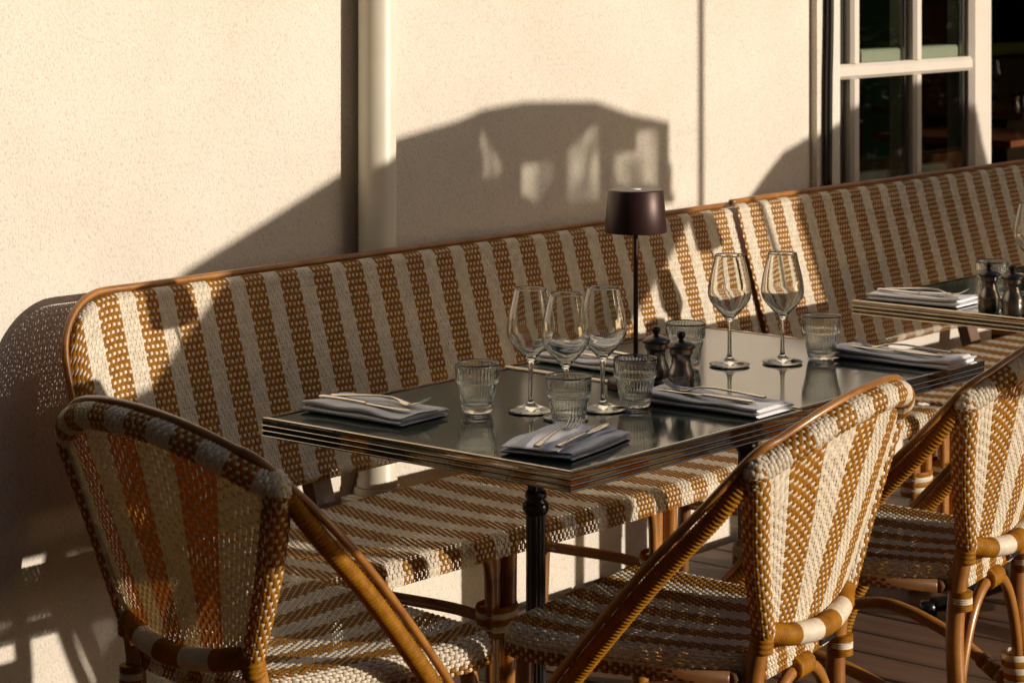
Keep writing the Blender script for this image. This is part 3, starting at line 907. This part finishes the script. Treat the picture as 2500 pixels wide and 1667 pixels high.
# ------------------------------------------------------------------ lamp
def make_lamp(label):
    root = thing('table_lamp', label, 'lamp', group='cordless bronze table lamps')
    mb = MB()
    lathe(mb, [(0.0, 0.3745), (0.040, 0.3745), (0.0515, 0.3740), (0.0527, 0.3725), (0.0595, 0.2950), (0.0590, 0.2940), (0.0575, 0.2950), (0.0505, 0.3690), (0.0, 0.3700)], 64)
    mb.build('shade', M['lamp'], root, sharp=50)
    mb = MB(); lathe(mb, [(0.0, 0.3756), (0.0095, 0.3756), (0.0105, 0.3744)], 28)
    mb.build('touch_button', M['linen'], root)
    mb = MB(); lathe(mb, [(0.0045, 0.371), (0.0045, 0.010)], 20)
    mb.build('stem', M['lamp'], root)
    mb = MB(); lathe(mb, [(0.004, 0.020), (0.010, 0.019), (0.048, 0.0165), (0.0525, 0.0145), (0.054, 0.010), (0.054, 0.0005), (0.0, 0.0005)], 56)
    mb.build('base', M['lamp'], root, sharp=50)
    return root
lamp = make_lamp('dark bronze table lamp standing between the two front tables')
lamp.location = (3.664, 2.768, TZ + 0.001)
dup(lamp, (5.545, 2.69, TZ + 0.001), 0, 'dark bronze table lamp on the far right table, outside the picture')

# ------------------------------------------------------------------ glasses
def make_wine(label, wide=1.12):
    root = thing('wine_glass', label, 'wine glass', group='empty wine glasses on the tables')
    out = [(0.0, 0.0), (0.030, 0.0), (0.0395, 0.0008), (0.0408, 0.0020), (0.0395, 0.0034), (0.028, 0.0060), (0.014, 0.0100), (0.0075, 0.0150), (0.0048, 0.0210), (0.0040, 0.034), (0.0039, 0.055),
           (0.0042, 0.074), (0.0050, 0.084), (0.0068, 0.090), (0.0110, 0.0955), (0.0200, 0.1060), (0.0290, 0.1180), (0.0352, 0.1290), (0.0380, 0.1375), (0.0388, 0.1440), (0.0384, 0.1520), (0.0368, 0.1690), (0.0342, 0.1880), (0.0312, 0.2060), (0.0289, 0.2205)]
    inn = [(0.0283, 0.2210), (0.0278, 0.2203), (0.0301, 0.2058), (0.0331, 0.1878), (0.0357, 0.1688), (0.0373, 0.1518), (0.0377, 0.1440), (0.0368, 0.1380), (0.0338, 0.1298), (0.0274, 0.1190), (0.0182, 0.1078), (0.0092, 0.0992), (0.0, 0.0965)]
    def wd(p): return [(a * (1 + (wide - 1) * min(1, max(0, (b - 0.095) / 0.03)) * min(1, max(0, (0.222 - b) / 0.06))), b) for a, b in p]
    out = wd(out); inn = wd(inn)
    def dens(p, n):
        P, _ = spline([(a, 0, b) for a, b in p], n); P[:, 0] = np.maximum(P[:, 0], 0); return [(a, b) for a, _, b in P]
    mb = MB(); lathe(mb, out[:4] + dens(out[3:], 90)[1:] + dens(inn, 60), 72)
    mb.build('bowl_and_stem', M['glass'], root)
    return root
wine = make_wine('wine glass at the left of the three on the nearest table')
WG = [((3.351, 2.768), None),
      ((3.338, 2.677), 'wine glass in the middle of the three, behind the front tumbler'),
      ((3.445, 2.677), 'wine glass at the right of the three, beside the lamp stem'),
      ((3.980, 2.772), 'wine glass on the second table, nearest the pepper mills'),
      ((4.072, 2.707), 'wine glass on the second table, beside a lone tumbler at right'),
      ((5.270, 2.787), 'wine glass cut off by the right edge on the far table')]
for i, (xy, lb) in enumerate(WG):
    if i == 0: wine.location = (*xy, TZ + 0.001)
    else: dup(wine, (*xy, TZ + 0.001), R(40 * i), lb)

def make_tumbler(label):
    root = thing('tumbler', label, 'tumbler', group='ribbed glass tumblers on the tables')
    out = [(0.0, 0.0012), (0.018, 0.0008), (0.0235, 0.0010), (0.0262, 0.0035), (0.0278, 0.0100), (0.0305, 0.0250), (0.0332, 0.0400), (0.0350, 0.0500), (0.0357, 0.0530), (0.0378, 0.0560), (0.0387, 0.0600), (0.0390, 0.0680), (0.0394, 0.0780), (0.0397, 0.0850), (0.0400, 0.0880)]
    inn = [(0.0393, 0.0892), (0.0385, 0.0882), (0.0375, 0.0780), (0.0364, 0.0640), (0.0352, 0.0560), (0.0327, 0.0480), (0.0297, 0.0330), (0.0265, 0.0190), (0.0225, 0.0125), (0.012, 0.0105), (0.0, 0.0100)]
    def rib(r, z, a):
        amp = 0.0012 * np.clip((z - 0.004) / 0.006, 0, 1) * np.clip((0.084 - z) / 0.006, 0, 1) * (r > 0.02)
        c = np.cos(19 * a)
        return amp[:, None] * (np.abs(c)[None, :] - 0.6)
    def ribi(r, z, a):
        return 0 * r[:, None] * a[None, :]
    def dens(p, n):
        P, _ = spline([(a, 0, b) for a, b in p], n); P[:, 0] = np.maximum(P[:, 0], 0); return [(a, b) for a, _, b in P]
    o2 = dens(out, 46); i2 = dens(inn, 26)
    full = o2 + i2
    n1 = len(o2)
    def ribf(r, z, a):
        x = rib(r, z, a); x[n1:] = 0; return x
    mb = MB(); lathe(mb, full, 228, ribf=ribf)
    mb.build('body', M['tumbler_glass'], root)
    return root
tum = make_tumbler('ribbed glass tumbler between the left napkin and the wine glasses')
TU = [((3.278, 2.832), None),
      ((3.279, 2.623), 'ribbed glass tumbler just behind the front napkin'),
      ((3.505, 2.649), 'ribbed glass tumbler at the foot of the lamp'),
      ((3.902, 2.824), 'ribbed glass tumbler half hidden behind the pepper mills'),
      ((4.162, 2.673), 'ribbed glass tumbler on the second table by the right napkin'),
      ((5.160, 2.832), 'ribbed glass tumbler behind the mills on the far right table')]
for i, (xy, lb) in enumerate(TU):
    if i == 0: tum.location = (*xy, TZ + 0.001)
    else: dup(tum, (*xy, TZ + 0.001), R(23 * i), lb)

# ------------------------------------------------------------------ pepper mills
def make_mill(label):
    root = thing('pepper_mill', label, 'pepper mill', group='small metal salt and pepper mills')
    mb = MB()
    lathe(mb, [(0.0, 0.0008), (0.0240, 0.0008), (0.0248, 0.002), (0.0248, 0.0265), (0.0240, 0.0272), (0.0240, 0.0282), (0.0249, 0.0290), (0.0250, 0.0330), (0.0238, 0.0385), (0.0205, 0.0460), (0.0180, 0.0535), (0.0172, 0.0600), (0.0178, 0.0650), (0.0200, 0.0695), (0.0218, 0.0720), (0.0218, 0.0805), (0.0205, 0.0810)], 56)
    mb.build('body', M['gunmetal'], root, sharp=35)
    mb = MB(); lathe(mb, [(0.0200, 0.0815), (0.0262, 0.0822), (0.0270, 0.0850), (0.0255, 0.0885), (0.0180, 0.0930), (0.0100, 0.0962), (0.0050, 0.0975), (0.0, 0.0976)], 56)
    mb.build('lid', M['mill_cap'], root, sharp=45)
    mb = MB(); lathe(mb, [(0.0042, 0.0972), (0.0044, 0.0995), (0.0070, 0.1025), (0.0083, 0.1065), (0.0076, 0.1105), (0.0050, 0.1130), (0.0, 0.1136)], 32, ribf=lambda r, z, a: 0.00025 * np.cos(26 * a)[None, :] * (r > 0.006)[:, None])
    mb.build('knob', M['mill_ball'], root)
    return root
mill = make_mill('small metal mill standing behind its twin, beside the lamp')
MI = [((3.699, 2.746), None), ((3.681, 2.674), 'small metal mill in front of its twin, behind a folded napkin'),
      ((4.965, 2.734), 'left one of the two small metal mills on the far right table'),
      ((4.955, 2.668), 'right one of the two small metal mills on the far right table')]
for i, (xy, lb) in enumerate(MI):
    if i == 0: mill.location = (*xy, TZ + 0.001)
    else: dup(mill, (*xy, TZ + 0.001), 0, lb)

# ------------------------------------------------------------------ napkins and cutlery
def napkin_mesh(W, L, seed, roll=1.0):
    """folded cloth: long along y, fold path runs across x"""
    rg = np.random.default_rng(seed)
    t = 0.0028
    w = W / 2
    path = []
    def arc(cx, cz, r, a0, a1, n=7):
        for a in np.linspace(R(a0), R(a1), n): path.append((cx + r * math.cos(a), cz + r * math.sin(a)))
    zl = [0.0020, 0.0070, 0.0122, 0.0166]
    path += [(w * 0.97, zl[0]), (w * 0.4, zl[0]), (-w * 0.4, zl[0])]
    arc(-w + 0.004, (zl[0] + zl[1]) / 2, (zl[1] - zl[0]) / 2, 270, 90)
    path += [(-w * 0.3, zl[1]), (w * 0.4, zl[1])]
    arc(w - 0.006, (zl[1] + zl[2]) / 2, (zl[2] - zl[1]) / 2 * roll, -90, 90)
    path += [(w * 0.3, zl[2]), (-w * 0.4, zl[2])]
    arc(-w + 0.006, (zl[2] + zl[3]) / 2, (zl[3] - zl[2]) / 2, 270, 90)
    path += [(-w * 0.3, zl[3]), (w * 0.3, zl[3]), (w * 0.62, zl[3] - 0.001)]
    p = np.array(path); d = np.gradient(p, axis=0); d /= np.linalg.norm(d, axis=1)[:, None] + 1e-9
    nrm = np.stack([-d[:, 1], d[:, 0]], 1)
    A = p + nrm * t / 2; B = p - nrm * t / 2
    loop = np.vstack([A, B[::-1]])
    ny = 26
    ys = np.linspace(-L / 2, L / 2, ny)
    ph = rg.uniform(0, 6, 6)
    P = np.zeros((ny, len(loop), 3))
    for i, y in enumerate(ys):
        hgt = loop[:, 1]
        sag = 1 + 0.16 * math.sin(y / L * 5 + ph[0]) + 0.07 * math.sin(y / L * 13 + ph[1])
        x = loop[:, 0] * (1 + 0.020 * math.sin(y / L * 4 + ph[2])) + 0.003 * math.sin(y / L * 3 + ph[3])
        z = hgt * (1 + (sag - 1) * np.clip(hgt / 0.02, 0, 1)) + np.clip(hgt / 0.02, 0, 1) * 0.0020 * np.sin(x * 70 + y * 40 + ph[4])
        P[i, :, 0] = x; P[i, :, 2] = np.maximum(z, 0.0006)
        P[i, :, 1] = y + (0.004 * np.sin(loop[:, 1] * 600 + ph[5]) if i in (0, ny - 1) else 0)
    mb = MB(); base = mb.n
    mb.grid(P, 0, close_v=True)
    m = len(path)
    for i, fl in ((0, 1), (ny - 1, 0)):
        r0 = base + i * 2 * m
        k = np.arange(m - 1)
        f = np.stack([r0 + k, r0 + k + 1, r0 + 2 * m - 2 - k, r0 + 2 * m - 1 - k], 1)
        mb.quads(f if fl else f[:, ::-1])
    return mb
def strip_solid(mb, xs, wid, zc, thk):
    """flat bar along y: stations xs(y), half widths, centre heights, thickness"""
    n = len(xs)
    P = np.zeros((n, 8, 3))
    for i in range(n):
        w, z, t = wid[i], zc[i], thk[i]
        P[i] = [(-w, xs[i], z), (-w*0.72, xs[i], z - t/2), (w*0.72, xs[i], z - t/2), (w, xs[i], z), (w*0.8, xs[i], z + t/2), (w*0.3, xs[i], z + t*0.62), (-w*0.3, xs[i], z + t*0.62), (-w*0.8, xs[i], z + t/2)]
    base = mb.n
    mb.grid(P, 0, close_v=True)
    for i in (0, n - 1):
        r0 = base + i * 8
        f = np.array([(0, 1, 2, 3), (0, 3, 4, 7), (7, 4, 5, 6)]) + r0
        mb.quads(f[:, ::-1] if i == 0 else f)
def fork_parts(root):
    mb = MB()
    y = np.array([-0.098, -0.090, -0.070, -0.04, 0.0, 0.03, 0.044, 0.054, 0.064, 0.070])
    w = np.array([0.0062, 0.0076, 0.0064, 0.0046, 0.0032, 0.0030, 0.0046, 0.0088, 0.0112, 0.0114])
    z = np.array([0.004, 0.0045, 0.0060, 0.0085, 0.0110, 0.0105, 0.0075, 0.0040, 0.0022, 0.0020])
    strip_solid(mb, y, w, z, np.full(10, 0.0032))
    mb.build('handle', M['steel'], root, sharp=60)
    mb = MB()
    for k in range(4):
        x0 = -0.0093 + 0.0062 * k
        ys = np.linspace(0.0685, 0.108, 8)
        q = (ys - 0.0685) / 0.0395
        zz = 0.0020 + 0.0002 * q + 0.0150 * q**2
        ww = 0.0018 - 0.0008 * q
        sub = MB(); strip_solid(sub, ys, ww, zz, np.full(8, 0.0020))
        v = np.concatenate(sub.v); v[:, 0] += x0
        b = mb.verts(v); mb.quads(np.concatenate([a for a, _ in sub.q]) + b)
    mb.build('tines', M['steel'], root, sharp=60)
def knife_parts(root):
    mb = MB()
    y = np.array([-0.108, -0.100, -0.07, -0.03, 0.0, 0.004]); w = np.array([0.0058, 0.0068, 0.0064, 0.0052, 0.0048, 0.006])
    strip_solid(mb, y, w, np.full(6, 0.0036), np.array([0.004, 0.0058, 0.0062, 0.0056, 0.0052, 0.005]))
    mb.build('handle', M['steel'], root, sharp=60)
    mb = MB()
    y = np.array([0.004, 0.012, 0.05, 0.085, 0.102, 0.110]); w = np.array([0.0045, 0.0072, 0.0088, 0.0084, 0.0056, 0.0012])
    strip_solid(mb, y, w, np.full(6, 0.0034), np.array([0.003, 0.002, 0.0018, 0.0016, 0.0014, 0.001]))
    mb.build('blade', M['steel'], root, sharp=60)
#   centre x, y, rotation, width, length, where, flip of the cutlery
NAPS = [(3.154, 2.968, R(4), 0.135, 0.232, 'by the left corner of the nearest table', 180),
        (3.150, 2.525, R(-78), 0.135, 0.215, 'at the front edge of the nearest table', 0),
        (3.603, 2.545, R(2), 0.120, 0.265, 'before the two front mills', 0),
        (4.252, 2.535, R(2), 0.118, 0.265, 'at the right corner of the second table', 0),
        (3.815, 2.985, R(0), 0.118, 0.215, 'behind the lamp along the bench', 0),
        (5.005, 2.930, R(2), 0.125, 0.235, 'on the far right table', 180)]
for i, (x, y, rz, w, l, where, fl) in enumerate(NAPS):
    nk = napkin_mesh(w, l, 11 + i).build('folded_napkin', M['linen'], None, sharp=70)
    nk.location = (x, y, TZ + 0.0012); nk.rotation_euler = (0, 0, rz)
    tag(nk, 'folded white cloth napkin ' + where, 'napkin', 'folded napkins laid at each place')
    fk = thing('fork', 'steel fork resting on the napkin ' + where, 'fork', group='forks laid on the napkins')
    fork_parts(fk)
    kn = thing('knife', 'steel table knife resting on the napkin ' + where, 'knife', group='knives laid on the napkins')
    knife_parts(kn)
    cs, sn = math.cos(rz), math.sin(rz)
    def plc(ob, lx, ly, extra):
        ob.location = (x + lx * cs - ly * sn, y + lx * sn + ly * cs, TZ + 0.0198); ob.rotation_euler = (0, 0, rz + R(extra + fl))
    if i == 1:
        plc(fk, -0.004, -0.030, 8 + 0); plc(kn, 0.034, -0.004, 4)
        fk.rotation_euler[2] += 0.0
    else:
        plc(fk, 0.010, 0.0, 6); plc(kn, -0.026, 0.0, -3)

# ------------------------------------------------------------------ inside the room
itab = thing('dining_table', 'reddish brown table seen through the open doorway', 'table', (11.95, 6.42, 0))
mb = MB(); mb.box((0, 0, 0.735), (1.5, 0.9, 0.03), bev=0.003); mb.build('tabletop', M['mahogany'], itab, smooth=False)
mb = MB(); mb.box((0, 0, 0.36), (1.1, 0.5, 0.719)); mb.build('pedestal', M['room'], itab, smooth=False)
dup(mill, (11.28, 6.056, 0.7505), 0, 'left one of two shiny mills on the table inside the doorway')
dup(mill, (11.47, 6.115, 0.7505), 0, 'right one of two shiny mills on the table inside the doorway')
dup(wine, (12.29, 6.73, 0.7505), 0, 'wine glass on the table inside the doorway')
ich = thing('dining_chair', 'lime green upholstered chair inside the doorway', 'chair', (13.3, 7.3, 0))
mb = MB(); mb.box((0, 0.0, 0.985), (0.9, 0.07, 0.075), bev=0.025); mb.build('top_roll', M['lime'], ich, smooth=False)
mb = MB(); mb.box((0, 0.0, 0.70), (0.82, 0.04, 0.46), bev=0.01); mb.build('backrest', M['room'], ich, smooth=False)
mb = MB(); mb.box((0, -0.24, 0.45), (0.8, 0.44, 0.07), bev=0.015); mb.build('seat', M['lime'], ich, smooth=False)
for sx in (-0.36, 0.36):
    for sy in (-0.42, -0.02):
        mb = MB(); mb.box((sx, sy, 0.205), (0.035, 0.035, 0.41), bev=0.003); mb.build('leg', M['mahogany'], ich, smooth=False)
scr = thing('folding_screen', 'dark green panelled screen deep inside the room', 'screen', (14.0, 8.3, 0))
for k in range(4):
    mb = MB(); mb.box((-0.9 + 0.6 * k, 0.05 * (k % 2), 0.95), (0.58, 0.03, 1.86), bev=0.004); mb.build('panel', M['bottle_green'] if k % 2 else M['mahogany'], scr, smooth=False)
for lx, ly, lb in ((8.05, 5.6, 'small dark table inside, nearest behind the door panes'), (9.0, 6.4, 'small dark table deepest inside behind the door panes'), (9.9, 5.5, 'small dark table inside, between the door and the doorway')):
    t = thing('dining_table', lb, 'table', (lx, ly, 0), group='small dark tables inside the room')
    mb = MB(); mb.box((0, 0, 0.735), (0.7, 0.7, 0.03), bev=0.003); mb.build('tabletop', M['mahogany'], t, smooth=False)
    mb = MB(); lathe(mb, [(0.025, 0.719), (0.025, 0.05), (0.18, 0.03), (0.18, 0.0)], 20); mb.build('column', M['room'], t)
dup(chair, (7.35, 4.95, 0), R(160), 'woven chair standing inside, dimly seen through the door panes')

# ------------------------------------------------------------------ two made-up sheets out of view, cut to throw the big wall shadows
TX = math.tan(SUN_AZ); TZs = math.tan(SUN_EL) / math.cos(SUN_AZ)
YP = 1.30
DYp = WY - YP
def inpoly(px, pz, poly):
    ins = False
    j = len(poly) - 1
    for i in range(len(poly)):
        (xi, zi), (xj, zj) = poly[i], poly[j]
        if (zi > pz) != (zj > pz) and px < (xj - xi) * (pz - zi) / (zj - zi) + xi: ins = not ins
        j = i
    return ins
def shadow_caster(label, top, low, holes, pole_x, ties):  # added unseen sheet, outline traced from the shadow it casts
    root = thing('shadow_caster', label, 'shadow_caster', (pole_x + DYp * TX, YP, 0), group='added sheets out of view that cast the wall shadows')
    x0, x1 = top[0][0], top[-1][0]
    st = 0.012
    mb = MB()
    xs = np.arange(x0, x1, st)
    tx = np.array([p[0] for p in top]); tz = np.array([p[1] for p in top])
    lx = np.array([p[0] for p in low]); lz = np.array([p[1] for p in low])
    for x in xs:
        xc = x + st / 2
        zt = float(np.interp(xc, tx, tz)); zl = float(np.interp(xc, lx, lz))
        cuts = []
        for h in holes:
            zz = [z for z in np.arange(zl, zt, 0.006) if inpoly(xc, z, h)]
            if zz: cuts.append((min(zz), max(zz)))
        cuts.sort()
        segs = []; a = zl
        for c0, c1 in cuts:
            if c0 > a: segs.append((a, c0))
            a = max(a, c1)
        if zt > a: segs.append((a, zt))
        for a, b in segs:
            mb.box((xc - pole_x, 0, (a + b) / 2 + DYp * TZs), (st, 0.012, b - a))
    mb.build('shade_sheet', M['shade_sheet'], root, smooth=False)
    for h in holes:
        hx0, hx1 = min(p[0] for p in h) - 0.006, max(p[0] for p in h) + 0.006
        hz0, hz1 = min(p[1] for p in h) - 0.006, max(p[1] for p in h) + 0.006
        mb = MB(); mb.grid(np.array([[(hx0 - pole_x, -0.007, hz0 + DYp * TZs), (hx0 - pole_x, -0.007, hz1 + DYp * TZs)], [(hx1 - pole_x, -0.007, hz0 + DYp * TZs), (hx1 - pole_x, -0.007, hz1 + DYp * TZs)]]))
        mb.build('light_patch', M['patch_filter'], root, smooth=False)  # filter that puts streaky sun patches into the openings
    mb = MB(); lathe(mb, [(0.0, 3.2), (0.013, 3.2), (0.013, 0.03), (0.16, 0.025), (0.16, 0.0), (0.0, 0.0)], 24); mb.build('pole', M['iron'], root, sharp=40)
    for zt in ties:
        mb = MB(); tube(mb, np.array([(0, 0, zt + DYp * TZs), (x1 - pole_x if x1 < pole_x else x0 - pole_x, 0, zt + DYp * TZs - 0.01)]), 0.0010, 6); mb.build('tie', M['shade_sheet'], root)
    return root
def onwall(pts): return [(x * KW, 1.57 - (1.57 - z) * KW) for x, z in pts]
W1 = onwall([(4.304,1.154),(4.321,1.151),(4.389,1.071),(4.372,1.035),(4.318,1.042)])
W2 = onwall([(4.451,1.07),(4.573,1.07),(4.567,1.017),(4.519,0.96),(4.453,0.995)])
W3 = onwall([(4.631,1.093),(4.753,1.156),(4.765,0.956),(4.637,0.956)])
W4 = onwall([(4.823,1.074),(4.908,1.074),(4.912,1.125),(5.002,1.123),(5.000,0.974),(4.823,0.987)])
shadow_caster('added unseen arched sheet with four openings on a tall pole, casting the large wall shadow',
          [(1.72,1.02),(2.60,1.03),(2.86,1.02),(2.925,0.97),(2.945,0.88),(2.96,0.66),(3.00,0.64),(3.13,0.67),(3.212,0.732),(3.366,0.839)] + onwall([(3.38,0.92),(3.60,1.00),(3.83,1.085),(4.02,1.155),(4.235,1.185),(4.317,1.206),(4.468,1.216),(4.745,1.204),(4.886,1.165),(5.046,1.137),(5.066,0.95)]),
          [(1.72,0.35),(2.30,0.36),(2.36,0.475),(2.85,0.46),(3.03,0.445),(3.10,0.40),(3.20,0.36),(3.45,0.35),(3.62,0.40),(3.75,0.47),(4.30,0.47),(4.52,0.51),(4.64,0.60),(4.83,0.718),(5.05,0.862),(5.12,0.90),(5.147,0.91)], [W1, W2, W3, W4], 5.196 * KW, (1.10, 0.90))
shadow_caster('added unseen long sheet with a sloping end on a tall pole, casting the right-hand shadow',
          onwall([(5.35,0.86),(5.428,0.918),(5.502,0.971),(5.587,1.026),(5.696,1.055),(5.82,1.085),(6.2,1.17),(6.55,1.21),(6.668,1.185),(6.764,1.099),(6.805,0.987),(6.86,0.88),(6.95,0.70)]),
          onwall([(5.35,0.46),(6.95,0.46)]), [], 7.25, (0.66,))

# ------------------------------------------------------------------ surroundings out of view, added for dark mirror images and less sky light
def filler_building(label, x, y, w, d, h, rz):  # added unseen houses, sized to keep sky out and mirror images dark
    root = thing('filler_building', label, 'filler_building', (x, y, -0.2), rz)
    mb = MB(); mb.box((0, 0, h / 2), (w, d, h)); mb.build('wall', M['facade'], root, smooth=False)
    mb = MB(); mb.box((0, 0, h + 0.15), (w + 0.6, d + 0.6, 0.29)); mb.build('roof', M['roof_tile'], root, smooth=False)
    for sx in range(int(w / 3)):
        for sz in range(int(h / 3.2)):
            mb = MB(); mb.box((-w/2 + 1.6 + sx * 3, d / 2 + 0.02, 1.7 + sz * 3.2), (1.1, 0.06, 1.7)); mb.build('window', M['facade_window'], root, smooth=False)
def at_az(deg, dist): return (3.5 + dist * math.sin(R(deg)), 2.5 - dist * math.cos(R(deg)))
for deg, dist, w, h, lb in ((84, 30, 22, 9.5, 'added stone townhouse to the right, out of view, darkening the mirrored street'), (-14, 24, 22, 14.0, 'added stone townhouse behind the camera, shutting out sky light'), (-66, 13, 24, 16.0, 'added stone townhouse to the left, out of view, shutting out sky light')):
    bx, by = at_az(deg, dist)
    filler_building(lb, bx, by, w, 8, h, R(deg))

hd = thing('filler_hedge', 'added dark greenery in a trough at the left, out of view, blocking light', 'filler_hedge', (0.86, 2.70, 0))
mb = MB(); mb.box((0, 0, 0.25), (0.36, 2.1, 0.5), bev=0.01); mb.build('trough', M['bark'], hd, smooth=False)  # added out of view to block light coming from the left
mb = MB(); n = 5200
c = rng.uniform(-1, 1, (n, 3)); c = np.sign(c) * np.abs(c) ** 0.6 * np.array([0.19, 1.05, 0.62]) + np.array([0, 0, 1.12])
a = rng.normal(0, 1, (n, 3)); a /= np.linalg.norm(a, axis=1)[:, None]
b = np.cross(a, rng.normal(0, 1, (n, 3))); b /= np.linalg.norm(b, axis=1)[:, None]
sz = rng.uniform(0.018, 0.034, n)[:, None]
P = np.stack([c - a * sz, c + b * sz * 0.6, c + a * sz, c - b * sz * 0.6], 1)
base = mb.verts(P); mb.quads(np.arange(n * 4).reshape(n, 4) + base); mb.build('foliage', M['foliage'], hd, smooth=False)
for hx, hy, hl, hr, lb in ((15.0, -4.5, 11.0, 0.35, 'added low greenery across the road, darkening the mirror image in the door panes'),):
    hd2 = thing('filler_hedge', lb, 'filler_hedge', (hx, hy, -0.2), hr)  # added to darken what the door panes mirror
    mb = MB(); n = 9000
    c = rng.uniform(-1, 1, (n, 3)); c = np.sign(c) * np.abs(c) ** 0.6 * np.array([hl / 2, 0.4, 0.7]) + np.array([0, 0, 0.75])
    c[:, 2] += 0.18 * np.sin(c[:, 0] * 2.1) * (c[:, 2] > 0.8)
    a = rng.normal(0, 1, (n, 3)); a /= np.linalg.norm(a, axis=1)[:, None]
    b = np.cross(a, rng.normal(0, 1, (n, 3))); b /= np.linalg.norm(b, axis=1)[:, None]
    sz = rng.uniform(0.05, 0.11, n)[:, None]
    P = np.stack([c - a * sz, c + b * sz * 0.6, c + a * sz, c - b * sz * 0.6], 1)
    base = mb.verts(P); mb.quads(np.arange(n * 4).reshape(n, 4) + base); mb.build('foliage', M['foliage'], hd2, smooth=False)
leaf_mesh = None
def tree(x, y, h, label):
    global leaf_mesh
    root = thing('street_tree', label, 'tree', (x, y, -0.2), random.uniform(0, 6), group='street trees across the road')
    mb = MB(); P, _ = spline([(0, 0, 0), (0.05, 0.03, h * 0.3), (-0.05, 0.08, h * 0.6), (0.0, 0.0, h * 0.85)], 12); tube(mb, P, np.linspace(0.17, 0.05, 12), 9)
    for a in (0.5, 2.4, 4.4):
        Q, _ = spline([(0, 0, h * 0.38), (0.6 * math.cos(a), 0.6 * math.sin(a), h * 0.55), (1.2 * math.cos(a), 1.2 * math.sin(a), h * 0.68)], 8); tube(mb, Q, np.linspace(0.08, 0.025, 8), 7)
    mb.build('trunk', M['bark'], root)
    mb = MB()
    n = 2600
    d = rng.normal(0, 1, (n, 3)); d /= np.linalg.norm(d, axis=1)[:, None]
    lump = 1 + 0.28 * np.sin(d[:, 0] * 5 + x) * np.sin(d[:, 1] * 6) + 0.2 * np.sin(d[:, 2] * 7 + y)
    c = d * (rng.uniform(0.25, 1, n) ** 0.5 * lump)[:, None] * np.array([1.9, 1.9, h * 0.26]) + np.array([0, 0, h * 0.66])
    a = rng.normal(0, 1, (n, 3)); a /= np.linalg.norm(a, axis=1)[:, None]
    b = np.cross(a, rng.normal(0, 1, (n, 3))); b /= np.linalg.norm(b, axis=1)[:, None]
    sz = rng.uniform(0.10, 0.22, n)[:, None]
    P = np.stack([c - a * sz, c + b * sz * 0.6, c + a * sz, c - b * sz * 0.6], 1)
    base = mb.verts(P); mb.quads(np.arange(n * 4).reshape(n, 4) + base)
    mb.build('crown', M['foliage'], root, smooth=False)
for i, (deg, dist, h) in enumerate(((56, 17, 5.5), (63, 14, 4.6), (70, 18, 6.0), (78, 13, 4.8), (88, 17, 5.6), (-30, 15, 5.4), (-48, 13, 5.0))):  # trees on the right added to break up the mirrored street
    tx, ty = at_az(deg, dist)
    tree(tx, ty, h, ['added leafy tree furthest left of the row mirrored in the door', 'added small leafy tree second from left in the row across the road', 'tallest added leafy tree of the row across the road', 'added small leafy tree nearest the terrace across the road', 'added leafy tree at the right end of the row across the road', 'leafy street tree behind the camera, left of the road', 'low leafy street tree before the left townhouse'][i])

# ------------------------------------------------------------------ done
for o in SC.objects:
    if o.type == 'MESH': o.data.update()
print('OBJECTS', len(SC.objects), 'TRIS', sum(len(m.polygons) for m in bpy.data.meshes) * 2)
